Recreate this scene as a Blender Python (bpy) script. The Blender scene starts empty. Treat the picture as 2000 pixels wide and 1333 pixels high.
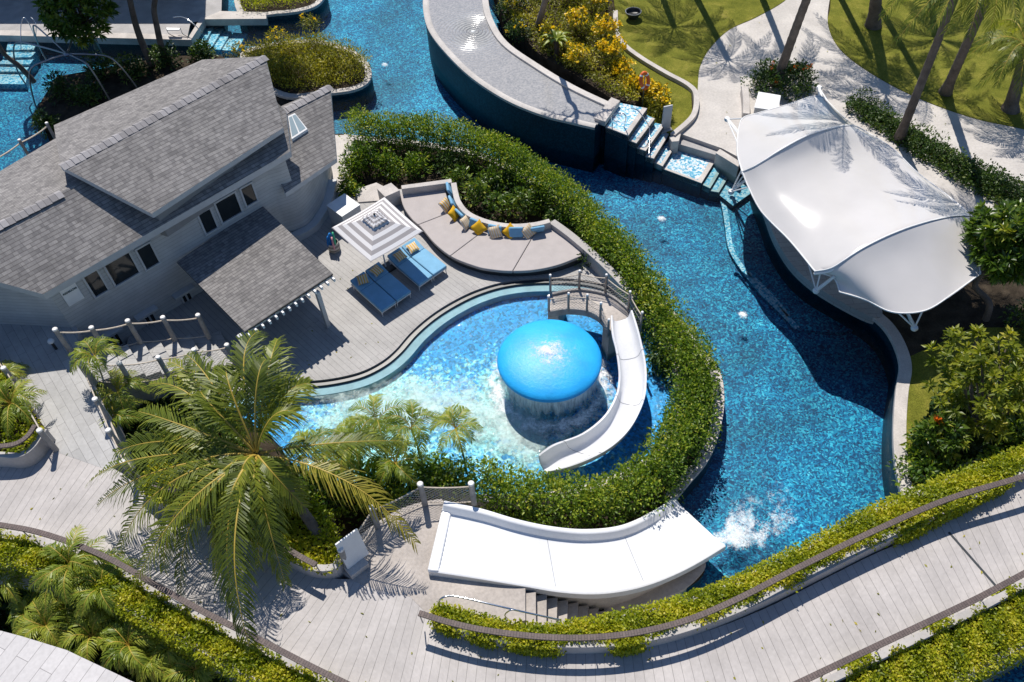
import bpy, math, random
import numpy as np
from mathutils import Vector, Matrix
random.seed(7); rng = np.random.default_rng(7)
SC = bpy.context.scene; COL = SC.collection
# ---------------------------------------------------------------- camera geometry (2000 x 1333 photograph)
F = 1640.0; CX, CY = 1000.0, 666.5; H = 24.0
_n = np.array([1085 - CX, 2030 - CY, F]); _n /= np.linalg.norm(_n)
_up = -_n; _fw = np.array([0, 0, 1.0]) - _n * _n[2]; _fw /= np.linalg.norm(_fw); _rt = np.cross(_fw, _up)
ROT = np.array([_rt, _fw, _up])
def W(x, y, z=0.0):
    d = ROT @ np.array([x - CX, y - CY, F]); t = (z - H) / d[2]
    return np.array([d[0] * t, d[1] * t, z])
def WL(pts, z=0.0): return [W(p[0], p[1], p[2] if len(p) > 2 else z) for p in pts]
def XY(pts, z=0.0): return [W(p[0], p[1], z)[:2] for p in pts]
RW = -0.6            # river water level
def norm(v): v = np.array(v, float); return v / (np.linalg.norm(v) + 1e-12)
def CR(pts, n=8, closed=False):
    P = [np.array(p, float) for p in pts]; m = len(P); out = []
    segs = m if closed else m - 1
    for i in range(segs):
        if closed: a, b, c, d = P[(i - 1) % m], P[i], P[(i + 1) % m], P[(i + 2) % m]
        else: a, b, c, d = P[max(i - 1, 0)], P[i], P[i + 1], P[min(i + 2, m - 1)]
        for k in range(n):
            t = k / n
            out.append(0.5 * (2 * b + (c - a) * t + (2 * a - 5 * b + 4 * c - d) * t * t + (3 * b - a - 3 * c + d) * t ** 3))
    if not closed: out.append(P[-1])
    return out
def resample(pts, n):
    P = np.array(pts, float); s = np.r_[0, np.cumsum(np.linalg.norm(np.diff(P, axis=0), axis=1))]
    t = np.linspace(0, s[-1], n)
    return np.stack([np.interp(t, s, P[:, k]) for k in range(P.shape[1])], 1)
def length(pts): P = np.array(pts, float); return float(np.linalg.norm(np.diff(P, axis=0), axis=1).sum())
def offset(path, d):
    P = np.array(path, float)[:, :2]; T = np.gradient(P, axis=0); T /= np.linalg.norm(T, axis=1)[:, None] + 1e-9
    return P + np.stack([-T[:, 1], T[:, 0]], 1) * d
def inside(poly, x, y):
    c = False; j = len(poly) - 1
    for i in range(len(poly)):
        xi, yi = poly[i][0], poly[i][1]; xj, yj = poly[j][0], poly[j][1]
        if (yi > y) != (yj > y) and x < (xj - xi) * (y - yi) / (yj - yi + 1e-12) + xi: c = not c
        j = i
    return c
def area2(poly): P = np.array(poly)[:, :2]; Q = np.roll(P, -1, 0); return float((P[:, 0] * Q[:, 1] - Q[:, 0] * P[:, 1]).sum())
# ---------------------------------------------------------------- objects
def tag(o, label=None, cat=None, group=None, kind=None):
    if label: o['label'] = label
    if cat: o['category'] = cat
    if group: o['group'] = group
    if kind: o['kind'] = kind
    return o
def thing(name, label, cat, loc=(0, 0, 0), group=None):
    o = bpy.data.objects.new(name, None); o.empty_display_size = .2; COL.objects.link(o)
    o.location = tuple(float(v) for v in loc); return tag(o, label, cat, group)
def origin(o):
    v = Vector((0, 0, 0))
    while o is not None: v += o.location; o = o.parent
    return np.array(v)
class MB:
    def __init__(s): s.v = []; s.f = []; s.m = []; s.uv = {}; s.n = 0
    def add(s, verts, faces, uv=None, m=0):
        b = len(s.v); s.v.extend([tuple(map(float, p)) for p in verts])
        for f in faces: s.f.append([b + i for i in f]); s.m.append(m)
        if uv is not None:
            for i, t in enumerate(uv): s.uv[b + i] = (float(t[0]), float(t[1]))
        return s
    def prism(s, poly, z0, z1, m=0, bottom=True, uvf=None, mside=None):
        P = [p[:2] for p in poly]
        if area2(P) < 0: P = P[::-1]
        n = len(P); top = [(p[0], p[1], z1) for p in P]; bot = [(p[0], p[1], z0) for p in P]
        s.add(top, [list(range(n))], [uvf(p) if uvf else (p[0], p[1]) for p in P], m)
        L = np.r_[0, np.cumsum([np.hypot(P[(i + 1) % n][0] - P[i][0], P[(i + 1) % n][1] - P[i][1]) for i in range(n)])]
        for i in range(n):
            j = (i + 1) % n
            s.add([bot[i], bot[j], top[j], top[i]], [[0, 1, 2, 3]], [(L[i], z0), (L[i + 1], z0), (L[i + 1], z1), (L[i], z1)], m if mside is None else mside)
        if bottom: s.add(bot, [list(range(n))[::-1]], P, m)
        return s
    def sheet(s, poly, z, m=0, uvf=None):
        P = [p[:2] for p in poly]
        if area2(P) < 0: P = P[::-1]
        return s.add([(p[0], p[1], z) for p in P], [list(range(len(P)))], [uvf(p) if uvf else (p[0], p[1]) for p in P], m)
    def grid(s, G, m=0, uv=None, close=False):
        r, c = len(G), len(G[0]); V = [p for row in G for p in row]; fs = []
        for i in range(r - 1):
            for j in range(c if close else c - 1):
                k = (j + 1) % c; fs.append([i * c + j, i * c + k, (i + 1) * c + k, (i + 1) * c + j])
        U = None if uv is None else [t for row in uv for t in row]
        return s.add(V, fs, U, m)
    def tube(s, pts, r, n=8, m=0, cap=True, closed=False):
        P = [np.array(p, float) for p in pts]; k = len(P)
        R = [r] * k if np.isscalar(r) else list(r); rows = []; u = None
        for i in range(k):
            t = norm((P[(i + 1) % k] - P[i - 1]) if closed else (P[min(i + 1, k - 1)] - P[max(i - 1, 0)]))
            if u is None:
                u = np.cross(t, (0, 0, 1.0)); u = np.cross(t, (1.0, 0, 0)) if np.linalg.norm(u) < .05 else u
            u = norm(u - t * (u @ t)); w = np.cross(t, u)
            rows.append([P[i] + R[i] * (u * math.cos(a) + w * math.sin(a)) for a in [2 * math.pi * j / n for j in range(n)]])
        if closed: rows.append(rows[0])
        s.grid(rows, m, close=True)
        if cap and not closed:
            s.add(rows[0], [list(range(n))], m=m); s.add(rows[-1], [list(range(n))[::-1]], m=m)
        return s
    def box(s, c, ux, uy, uz, m=0):
        c, ux, uy, uz = [np.array(t, float) for t in (c, ux, uy, uz)]
        V = [c + a * ux + b * uy + d * uz for d in (-1, 1) for b in (-1, 1) for a in (-1, 1)]
        lx, ly, lz = [2 * np.linalg.norm(t) for t in (ux, uy, uz)]
        for q, (a, b) in (([0, 2, 3, 1], (ly, lx)), ([4, 5, 7, 6], (lx, ly)), ([0, 1, 5, 4], (lx, lz)), ([2, 6, 7, 3], (lz, lx)), ([0, 4, 6, 2], (lz, ly)), ([1, 3, 7, 5], (ly, lz))):
            s.add([V[i] for i in q], [[0, 1, 2, 3]], [(0, 0), (a, 0), (a, b), (0, b)], m)
        return s
    def abox(s, x, y, z0, z1, hx, hy, rz=0, m=0):
        c, q = math.cos(rz), math.sin(rz)
        return s.box((x, y, (z0 + z1) / 2), (hx * c, hx * q, 0), (-hy * q, hy * c, 0), (0, 0, (z1 - z0) / 2), m)
    def cyl(s, x, y, z0, z1, r, r2=None, n=16, m=0): return s.tube([(x, y, z0), (x, y, z1)], [r, r if r2 is None else r2], n, m)
    def lathe(s, c, prof, n=40, m=0):
        G = [[(c[0] + r * math.cos(2 * math.pi * j / n), c[1] + r * math.sin(2 * math.pi * j / n), c[2] + z) for j in range(n)] for r, z in prof]
        return s.grid(G, m, close=True)
    def wall(s, path, th, z0, z1, m=0, side=0):
        """a solid strip of thickness th along a plan path; side 0 centred, 1 to the left of the path, -1 to the right; z may be lists"""
        P = np.array(path)[:, :2]; k = len(P)
        a = P if side else offset(P, th / 2); b = offset(P, th * side) if side else offset(P, -th / 2)
        Z0 = [z0] * k if np.isscalar(z0) else z0; Z1 = [z1] * k if np.isscalar(z1) else z1
        L = np.r_[0, np.cumsum(np.linalg.norm(np.diff(P, axis=0), axis=1))]
        def row(p, z): return [(p[i][0], p[i][1], z[i]) for i in range(k)]
        for A, B, u0, u1 in ((row(a, Z0), row(a, Z1), 0, 1), (row(a, Z1), row(b, Z1), 1, 1 + th), (row(b, Z1), row(b, Z0), 2, 3), (row(b, Z0), row(a, Z0), 4, 5)):
            s.grid([A, B], m, [[(l, u0) for l in L], [(l, u1) for l in L]])
        for i in (0, k - 1):
            q = [(*a[i], Z0[i]), (*a[i], Z1[i]), (*b[i], Z1[i]), (*b[i], Z0[i])]; s.add(q, [[0, 1, 2, 3] if i == 0 else [3, 2, 1, 0]], m=m)
        return s
    def build(s, name, mats, parent=None, smooth=False, bev=0, org=None, fix=True):
        me = bpy.data.meshes.new(name); o = bpy.data.objects.new(name, me); COL.objects.link(o)
        off = np.zeros(3)
        if parent is not None: o.parent = parent; off = origin(parent)
        elif org is not None: off = np.array(org, float); o.location = tuple(off)
        V = np.array(s.v) - off
        me.from_pydata(V.tolist(), [], s.f)
        for m in (mats if isinstance(mats, (list, tuple)) else [mats]): me.materials.append(m)
        me.polygons.foreach_set('material_index', s.m)
        if s.uv:
            ul = me.uv_layers.new(name='UVMap'); idx = np.zeros(len(me.loops), int); me.loops.foreach_get('vertex_index', idx)
            full = np.zeros((len(s.v), 2)); 
            for k_, t in s.uv.items(): full[k_] = t
            ul.data.foreach_set('uv', full[idx].ravel())
        if fix or smooth:
            import bmesh
            bm = bmesh.new(); bm.from_mesh(me)
            bmesh.ops.remove_doubles(bm, verts=bm.verts, dist=1e-4)
            bmesh.ops.recalc_face_normals(bm, faces=bm.faces); bm.to_mesh(me); bm.free()
        if smooth:
            me.polygons.foreach_set('use_smooth', [True] * len(me.polygons))
            try: me.set_sharp_from_angle(angle=math.radians(smooth if smooth > 1 else 40))
            except Exception: pass
        if bev:
            b = o.modifiers.new('bevel', 'BEVEL'); b.width = bev; b.segments = 2; b.limit_method = 'ANGLE'; b.angle_limit = math.radians(40)
        me.update(); return o
def children(o): return [c for c in list(bpy.data.objects) if c.parent == o]
def copy_tree(o, loc=None, rz=None, sc=None, label=None, group=None, parent=None):
    kids = children(o); c = o.copy(); COL.objects.link(c)
    if parent is not None: c.parent = parent
    if loc is not None: c.location = tuple(float(v) for v in loc)
    if rz is not None: c.rotation_euler = (0, 0, rz)
    if sc is not None: c.scale = (sc, sc, sc)
    if label: c['label'] = label
    if group: c['group'] = group
    for k in kids: copy_tree(k, parent=c)
    return c
# ---------------------------------------------------------------- materials
def newmat(name):
    m = bpy.data.materials.new(name); m.use_nodes = True; nt = m.node_tree; nt.nodes.clear()
    out = nt.nodes.new('ShaderNodeOutputMaterial'); return m, nt, out
def nd(nt, t, **kw):
    n = nt.nodes.new(t)
    for k, v in kw.items():
        if k in n.inputs.keys() if isinstance(k, str) else False: n.inputs[k].default_value = v
        else: setattr(n, k, v)
    return n
def rgb(c): return (c[0], c[1], c[2], 1.0)
def ramp(nt, stops, interp='LINEAR'):
    r = nt.nodes.new('ShaderNodeValToRGB'); r.color_ramp.interpolation = interp; e = r.color_ramp.elements
    while len(e) > 1: e.remove(e[0])
    e[0].position = stops[0][0]; e[0].color = rgb(stops[0][1])
    for p, c in stops[1:]: q = e.new(p); q.color = rgb(c)
    return r
def mathn(nt, op, a, b=None, clamp=False):
    n = nt.nodes.new('ShaderNodeMath'); n.operation = op; n.use_clamp = clamp
    for i, t in enumerate((a, b)):
        if t is None: continue
        if isinstance(t, (int, float)): n.inputs[i].default_value = t
        else: nt.links.new(t, n.inputs[i])
    return n.outputs[0]
def mixc(nt, fac, a, b, bt='MIX'):
    n = nt.nodes.new('ShaderNodeMix'); n.data_type = 'RGBA'; n.blend_type = bt
    for s_, t in ((n.inputs[0], fac), (n.inputs[6], a), (n.inputs[7], b)):
        if isinstance(t, (int, float)): s_.default_value = t
        elif isinstance(t, tuple): s_.default_value = rgb(t)
        else: nt.links.new(t, s_)
    return n.outputs[2]
def coord(nt, kind='pos', scale=(1, 1, 1), rot=(0, 0, 0)):
    if kind == 'pos': s = nt.nodes.new('ShaderNodeNewGeometry').outputs['Position']
    elif kind == 'uv': s = nt.nodes.new('ShaderNodeUVMap').outputs[0]
    else: s = nt.nodes.new('ShaderNodeTexCoord').outputs['Object']
    mp = nt.nodes.new('ShaderNodeMapping'); nt.links.new(s, mp.inputs[0]); mp.inputs['Scale'].default_value = scale; mp.inputs['Rotation'].default_value = rot
    return mp.outputs[0]
def noise(nt, vec, scale, detail=4, rough=.55, dist=0):
    n = nt.nodes.new('ShaderNodeTexNoise'); nt.links.new(vec, n.inputs['Vector']); n.inputs['Scale'].default_value = scale
    n.inputs['Detail'].default_value = detail; n.inputs['Roughness'].default_value = rough; n.inputs['Distortion'].default_value = dist
    return n.outputs['Fac']
def bumpn(nt, h, strength=.3, dist=.02, prev=None):
    b = nt.nodes.new('ShaderNodeBump'); nt.links.new(h, b.inputs['Height']); b.inputs['Strength'].default_value = strength; b.inputs['Distance'].default_value = dist
    if prev is not None: nt.links.new(prev, b.inputs['Normal'])
    return b.outputs[0]
def princ(nt, out, col, rough=.6, spec=.5, metal=0, nrm=None):
    p = nt.nodes.new('ShaderNodeBsdfPrincipled')
    if isinstance(col, tuple): p.inputs['Base Color'].default_value = rgb(col)
    else: nt.links.new(col, p.inputs['Base Color'])
    if isinstance(rough, (int, float)): p.inputs['Roughness'].default_value = rough
    else: nt.links.new(rough, p.inputs['Roughness'])
    p.inputs['Specular IOR Level'].default_value = spec; p.inputs['Metallic'].default_value = metal
    if nrm is not None: nt.links.new(nrm, p.inputs['Normal'])
    if out is not None: nt.links.new(p.outputs[0], out.inputs[0])
    return p
def M_plain(name, col, rough=.6, spec=.5, metal=0, var=.12, vs=3.0, bump=.0, bs=40, fine=.06):
    """one colour with slight soft variation, grime and optional grain"""
    m, nt, out = newmat(name); v = coord(nt)
    n1 = noise(nt, v, vs, 5); n2 = noise(nt, v, vs * 14, 3)
    c = mixc(nt, 1.0, col, ramp_val(nt, n1, 1 - var, 1 + var), 'MULTIPLY')
    c = mixc(nt, 1.0, c, ramp_val(nt, n2, 1 - fine, 1 + fine), 'MULTIPLY')
    nr = bumpn(nt, noise(nt, v, bs, 3), bump, .01) if bump else None
    princ(nt, out, c, rough, spec, metal, nr); return m
def ramp_val(nt, fac, lo, hi, a=.3, b=.7):
    mr = nt.nodes.new('ShaderNodeMapRange'); nt.links.new(fac, mr.inputs[0])
    mr.inputs[1].default_value = a; mr.inputs[2].default_value = b; mr.inputs[3].default_value = lo; mr.inputs[4].default_value = hi
    cb = nt.nodes.new('ShaderNodeCombineColor')
    for i in range(3): nt.links.new(mr.outputs[0], cb.inputs[i])
    return cb.outputs[0]
def brick(nt, vec, c1, c2, mortar, w, h, ms, bias=0, off=.5, freq=2, msmooth=.1):
    b = nt.nodes.new('ShaderNodeTexBrick'); nt.links.new(vec, b.inputs['Vector'])
    b.offset = off; b.offset_frequency = freq
    for k, c in (('Color1', c1), ('Color2', c2), ('Mortar', mortar)): b.inputs[k].default_value = rgb(c)
    b.inputs['Scale'].default_value = 1; b.inputs['Mortar Size'].default_value = ms; b.inputs['Mortar Smooth'].default_value = msmooth
    b.inputs['Bias'].default_value = bias; b.inputs['Brick Width'].default_value = w; b.inputs['Row Height'].default_value = h
    return b
def M_boards(name, c1, c2, gap, w=3.2, h=.2, rot=0, ms=.008, dirt=.16, rough=.65):
    m, nt, out = newmat(name); v = coord(nt, 'uv', rot=(0, 0, rot)); b = brick(nt, v, c1, c2, gap, w, h, ms)
    p = coord(nt); n1 = noise(nt, p, .7, 6, .65); n2 = noise(nt, v, 9, 4)
    c = mixc(nt, 1.0, b.outputs[0], ramp_val(nt, n1, 1 - dirt, 1 + dirt), 'MULTIPLY')
    c = mixc(nt, 1.0, c, ramp_val(nt, n2, .93, 1.07), 'MULTIPLY')
    st = mathn(nt, 'GREATER_THAN', noise(nt, p, 1.7, 6, .7), .66)
    c = mixc(nt, mathn(nt, 'MULTIPLY', st, .22), c, (c2[0] * .62, c2[1] * .62, c2[2] * .6))
    princ(nt, out, c, rough, .4, 0, bumpn(nt, b.outputs['Fac'], -.5, .01)); return m
def M_shingle(name, base, dark, w=.32, h=.15):
    m, nt, out = newmat(name); v = coord(nt, 'uv')
    b = brick(nt, v, base, dark, tuple(x * .62 for x in dark), w, h, .010, -.1, .37, 3, 1.0)
    b2 = brick(nt, coord(nt, 'uv', (1.31, 1, 1)), (1, 1, 1), (.60, .60, .62), (.85, .85, .85), w * .62, h, .004, -.15, .41, 5)
    b3 = brick(nt, coord(nt, 'uv'), (1, 1, 1), (1, 1, 1), (.60, .58, .58), 40, h, .028, 0, 0, 1, .9)  # soft dark line along every course, shadow of the overlap put into the colour
    p = coord(nt); c = mixc(nt, 1.0, b.outputs[0], b2.outputs[0], 'MULTIPLY'); c = mixc(nt, .8, c, b3.outputs[0], 'MULTIPLY')
    c = mixc(nt, 1.0, c, ramp_val(nt, noise(nt, p, .6, 5, .6), .86, 1.14), 'MULTIPLY')
    c = mixc(nt, 1.0, c, ramp_val(nt, noise(nt, p, 60, 2, .6), .82, 1.18), 'MULTIPLY')
    # saw-tooth height: each course lifts towards its lower edge
    sx = nt.nodes.new('ShaderNodeSeparateXYZ'); nt.links.new(v, sx.inputs[0])
    saw = mathn(nt, 'FRACT', mathn(nt, 'DIVIDE', sx.outputs[1], h))
    n1 = bumpn(nt, saw, .7, .02); n1 = bumpn(nt, b.outputs['Fac'], -.6, .01, n1)
    princ(nt, out, c, .85, .25, 0, n1); return m
def M_leaf(name, stops, trans=.35, rough=.45, spec=.4):
    m, nt, out = newmat(name)
    a = nt.nodes.new('ShaderNodeAttribute'); a.attribute_name = 'rnd'
    r = ramp(nt, stops); nt.links.new(a.outputs['Fac'], r.inputs[0])
    p = princ(nt, None, r.outputs[0], rough, spec)
    t = nt.nodes.new('ShaderNodeBsdfTranslucent')
    c2 = mixc(nt, 1.0, r.outputs[0], (1.25, 1.3, .45), 'MULTIPLY'); nt.links.new(c2, t.inputs[0])
    mx = nt.nodes.new('ShaderNodeMixShader'); mx.inputs[0].default_value = trans
    nt.links.new(p.outputs[0], mx.inputs[1]); nt.links.new(t.outputs[0], mx.inputs[2]); nt.links.new(mx.outputs[0], out.inputs[0]); return m
def M_water(name, tint, wave=2.2, strength=.35, rough=.03, foam=0):
    m, nt, out = newmat(name); v = coord(nt)
    n1 = noise(nt, v, wave, 3, .5, .6); n2 = noise(nt, v, wave * 3.7, 3, .55, .4); n3 = noise(nt, v, wave * 11, 2, .5)
    h = mathn(nt, 'ADD', mathn(nt, 'MULTIPLY', n1, .42), mathn(nt, 'ADD', mathn(nt, 'MULTIPLY', mathn(nt, 'POWER', n2, 5), 2.6), mathn(nt, 'MULTIPLY', n2, .10)))
    nr = bumpn(nt, h, strength, .30)
    fr = nt.nodes.new('ShaderNodeFresnel'); fr.inputs[0].default_value = 1.33; nt.links.new(nr, fr.inputs[1])
    tr = nt.nodes.new('ShaderNodeBsdfTransparent'); tr.inputs[0].default_value = rgb(tint)
    gl = nt.nodes.new('ShaderNodeBsdfGlossy'); gl.inputs['Roughness'].default_value = rough; nt.links.new(nr, gl.inputs['Normal'])
    mx = nt.nodes.new('ShaderNodeMixShader'); nt.links.new(fr.outputs[0], mx.inputs[0]); nt.links.new(tr.outputs[0], mx.inputs[1]); nt.links.new(gl.outputs[0], mx.inputs[2])
    nt.links.new(mx.outputs[0], out.inputs[0]); return m
def M_foam(name, gain=1.0, scale=9, stretch=(1, 1, 1), col=(.88, .90, .90), soft=2.2, dist=.8):
    """white foam broken up by noise; uv.x runs 0 (dense) to 1 (gone)"""
    m, nt, out = newmat(name); sx = nt.nodes.new('ShaderNodeSeparateXYZ'); nt.links.new(coord(nt, 'uv'), sx.inputs[0])
    n = noise(nt, coord(nt, scale=stretch), scale, 5, .7, dist); n2 = noise(nt, coord(nt, scale=stretch), scale * .22, 3, .6, .6)
    f = mathn(nt, 'ADD', mathn(nt, 'MULTIPLY', mathn(nt, 'ADD', n, n2), soft), mathn(nt, 'SUBTRACT', gain - soft, mathn(nt, 'MULTIPLY', sx.outputs[0], gain + .35)), True)
    f = mathn(nt, 'MULTIPLY', f, mathn(nt, 'SUBTRACT', 1, mathn(nt, 'POWER', sx.outputs[0], 4), True), True)
    d = nt.nodes.new('ShaderNodeBsdfDiffuse'); d.inputs[0].default_value = rgb(col); t = nt.nodes.new('ShaderNodeBsdfTransparent'); mx = nt.nodes.new('ShaderNodeMixShader')
    nt.links.new(f, mx.inputs[0]); nt.links.new(t.outputs[0], mx.inputs[1]); nt.links.new(d.outputs[0], mx.inputs[2]); nt.links.new(mx.outputs[0], out.inputs[0]); return m
def M_mosaic(name, stops, cell=.11, dist=.25, big=.6, lo=.75, hi=1.25, warp=1.6):
    """glass mosaic: small tiles of mixed blues in drifting patches"""
    m, nt, out = newmat(name); v = coord(nt)
    nv = nt.nodes.new('ShaderNodeTexNoise'); nt.links.new(v, nv.inputs['Vector']); nv.inputs['Scale'].default_value = warp; nv.inputs['Detail'].default_value = 2
    ad = nt.nodes.new('ShaderNodeVectorMath'); ad.operation = 'MULTIPLY_ADD'; nt.links.new(nv.outputs['Color'], ad.inputs[0]); ad.inputs[1].default_value = (dist,) * 3; nt.links.new(v, ad.inputs[2])
    vo = nt.nodes.new('ShaderNodeTexVoronoi'); nt.links.new(ad.outputs[0], vo.inputs['Vector']); vo.inputs['Scale'].default_value = 1 / cell
    sp = nt.nodes.new('ShaderNodeSeparateColor'); nt.links.new(vo.outputs['Color'], sp.inputs[0])
    r = ramp(nt, stops); f = mathn(nt, 'ADD', mathn(nt, 'MULTIPLY', sp.outputs[0], .72), mathn(nt, 'MULTIPLY', noise(nt, v, 1 / big, 4, .6, .5), .42)); nt.links.new(mathn(nt, 'SUBTRACT', f, .07), r.inputs[0])
    c = mixc(nt, 1.0, r.outputs[0], ramp_val(nt, noise(nt, v, .35, 3), lo, hi), 'MULTIPLY')
    princ(nt, out, c, .5, .3); return m
# ---------------------------------------------------------------- palette
MAT = {}
MAT['deck'] = M_boards('deck_boards', (.365, .35, .338), (.335, .322, .311), (.16, .154, .15), 6.0, .2, 0, .006)
MAT['walk'] = M_boards('walkway_boards', (.45, .418, .402), (.405, .376, .362), (.20, .186, .178), 9.0, .26, math.pi / 2, .007)
MAT['plank'] = M_boards('plank_tiles', (.40, .392, .385), (.345, .338, .332), (.16, .155, .15), 1.3, .27, 0, .006)
MAT['shingle'] = M_shingle('shingles', (.30, .283, .272), (.235, .222, .214))
MAT['shingle_b'] = M_shingle('shingles_porch', (.255, .241, .232), (.20, .19, .184))
MAT['ridgecap'] = M_plain('ridge_cap', (.29, .275, .28), .85, .3, var=.3, vs=1.6)
MAT['siding'] = None
m, nt, out = newmat('siding'); b = brick(nt, coord(nt, 'uv'), (.50, .50, .495), (.455, .455, .455), (.27, .27, .275), 60, .16, .006)
c_ = mixc(nt, 1.0, b.outputs[0], ramp_val(nt, noise(nt, coord(nt), 1.2, 6, .7), .86, 1.1), 'MULTIPLY')
princ(nt, out, c_, .7, .3, 0, bumpn(nt, b.outputs['Fac'], -.7, .012)); MAT['siding'] = m
MAT['trim'] = M_plain('trim_paint', (.50, .505, .51), .55, .4, var=.06)
MAT['white'] = M_plain('white_paint', (.74, .74, .74), .45, .5, var=.05)
MAT['gel'] = M_plain('white_gelcoat', (.78, .78, .79), .25, .5, var=.05, vs=.9, fine=.03)
MAT['stone'] = M_plain('pale_stone', (.50, .46, .43), .8, .3, var=.16, vs=1.4, bump=.25, fine=.12)
MAT['stone_g'] = M_plain('grey_stone', (.37, .355, .35), .8, .3, var=.16, vs=1.4, bump=.25, fine=.12)
MAT['conc'] = M_plain('grey_plaster', (.42, .395, .38), .8, .3, var=.15, vs=.9, bump=.2)
MAT['pad'] = M_plain('sand_wash', (.43, .385, .35), .85, .25, var=.2, vs=.8, bump=.35, fine=.12)
MAT['path'] = M_plain('path_concrete', (.52, .485, .455), .85, .25, var=.13, vs=.7, bump=.3, fine=.10)
MAT['soil'] = M_plain('dark_soil', (.045, .035, .025), .95, .1, var=.5, vs=2.5, bump=1.0, bs=18, fine=.4)
MAT['dark'] = M_plain('dark_gutter', (.035, .04, .045), .4, .5, var=.2)
MAT['fabric_w'] = None
m, nt, out = newmat('grass'); v = coord(nt)
r = ramp(nt, [(.3, (.11, .125, .016)), (.5, (.18, .185, .026)), (.62, (.25, .235, .04)), (.78, (.31, .255, .08))]); nt.links.new(noise(nt, v, .9, 8, .68, .3), r.inputs[0])
c_ = mixc(nt, 1.0, r.outputs[0], ramp_val(nt, noise(nt, v, 26, 3, .7), .55, 1.45), 'MULTIPLY')
princ(nt, out, c_, .9, .1, 0, bumpn(nt, noise(nt, v, 34, 3, .7), 1.0, .05)); MAT['grass'] = m
MAT['river'] = M_water('river_water', (.74, .93, .97), 2.6, .13, .05)
MAT['kidw'] = M_water('kid_pool_water', (.74, .94, .97), 2.8, .32, .05)
MAT['film'] = M_water('thin_water', (.92, .96, .97), 5.0, .10, .05)
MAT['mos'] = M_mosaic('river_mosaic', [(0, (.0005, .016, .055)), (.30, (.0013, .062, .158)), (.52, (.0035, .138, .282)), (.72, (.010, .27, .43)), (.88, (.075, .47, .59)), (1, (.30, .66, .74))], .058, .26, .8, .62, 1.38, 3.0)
MAT['mos_dk'] = M_mosaic('shaded_wall_mosaic', [(0, (.001, .010, .020)), (.5, (.002, .024, .045)), (1, (.006, .05, .08))], .06, .02)  # darker than the river tiles: the walls' shade is put into the colour
MAT['mos_lt'] = M_mosaic('step_mosaic', [(0, (.03, .20, .36)), (.35, (.08, .36, .52)), (.55, (.42, .60, .70)), (.75, (.70, .72, .74)), (.9, (.60, .48, .45)), (1, (.8, .82, .82))], .085, .04, .5)
m, nt, out = newmat('kid_mosaic'); v = coord(nt)
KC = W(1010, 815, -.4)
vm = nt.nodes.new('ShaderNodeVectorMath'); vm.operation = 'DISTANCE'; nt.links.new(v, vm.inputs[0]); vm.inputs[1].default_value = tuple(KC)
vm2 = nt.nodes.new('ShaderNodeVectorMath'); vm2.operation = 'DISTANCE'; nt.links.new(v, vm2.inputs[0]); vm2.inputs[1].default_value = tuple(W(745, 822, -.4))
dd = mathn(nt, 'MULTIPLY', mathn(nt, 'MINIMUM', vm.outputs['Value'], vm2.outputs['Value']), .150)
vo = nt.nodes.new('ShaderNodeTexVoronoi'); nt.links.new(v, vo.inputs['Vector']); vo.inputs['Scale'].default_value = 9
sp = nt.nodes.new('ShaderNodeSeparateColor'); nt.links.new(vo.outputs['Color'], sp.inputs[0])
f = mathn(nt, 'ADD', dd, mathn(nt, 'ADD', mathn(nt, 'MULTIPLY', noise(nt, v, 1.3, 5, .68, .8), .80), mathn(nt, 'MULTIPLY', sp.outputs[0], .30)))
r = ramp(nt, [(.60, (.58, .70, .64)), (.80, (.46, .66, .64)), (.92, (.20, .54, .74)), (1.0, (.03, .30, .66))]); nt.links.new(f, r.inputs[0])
vo2 = nt.nodes.new('ShaderNodeTexVoronoi'); nt.links.new(v, vo2.inputs['Vector']); vo2.inputs['Scale'].default_value = 13
sp2 = nt.nodes.new('ShaderNodeSeparateColor'); nt.links.new(vo2.outputs['Color'], sp2.inputs[0])
princ(nt, out, mixc(nt, 1.0, r.outputs[0], ramp_val(nt, sp2.outputs[1], .55, 1.6, 0, 1), 'MULTIPLY'), .5, .3); MAT['kid'] = m
MAT['ledge'] = M_plain('ledge_tile', (.20, .37, .42), .6, .3, var=.14)
MAT['brown'] = M_boards('rail_slats', (.135, .10, .09), (.10, .073, .068), (.05, .038, .035), .2, .075, math.pi / 2, .008)
MAT['steel'] = M_plain('bright_steel', (.62, .63, .65), .18, .5, 1.0, var=.04)
MAT['galv'] = M_plain('dull_steel', (.28, .29, .31), .38, .5, .9, var=.1)
MAT['post'] = M_plain('weathered_post', (.32, .30, .285), .8, .3, var=.2, vs=4, bump=.4)
MAT['postcap'] = M_plain('pale_post_top', (.74, .72, .70), .7, .3)
MAT['rope'] = M_plain('rope', (.52, .45, .37), .9, .2, var=.2, vs=12)
MAT['net'] = M_plain('net_cord', (.30, .29, .28), .9, .2)
MAT['black'] = M_plain('dark_metal', (.03, .03, .032), .45, .5)
MAT['bark'] = M_plain('palm_bark', (.155, .125, .105), .95, .15, var=.35, vs=2.2, bump=.9, bs=14, fine=.2)
MAT['bark_d'] = M_plain('dark_bark', (.07, .055, .045), .95, .15, var=.3, vs=3, bump=.8, bs=14)
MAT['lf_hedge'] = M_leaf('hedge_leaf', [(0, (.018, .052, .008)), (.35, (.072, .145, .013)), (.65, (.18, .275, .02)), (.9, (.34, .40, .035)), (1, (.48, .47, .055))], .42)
MAT['lf_dark'] = M_leaf('dark_leaf', [(0, (.012, .036, .009)), (.5, (.04, .085, .014)), (.9, (.09, .15, .022)), (1, (.17, .22, .04))], .28)
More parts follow.
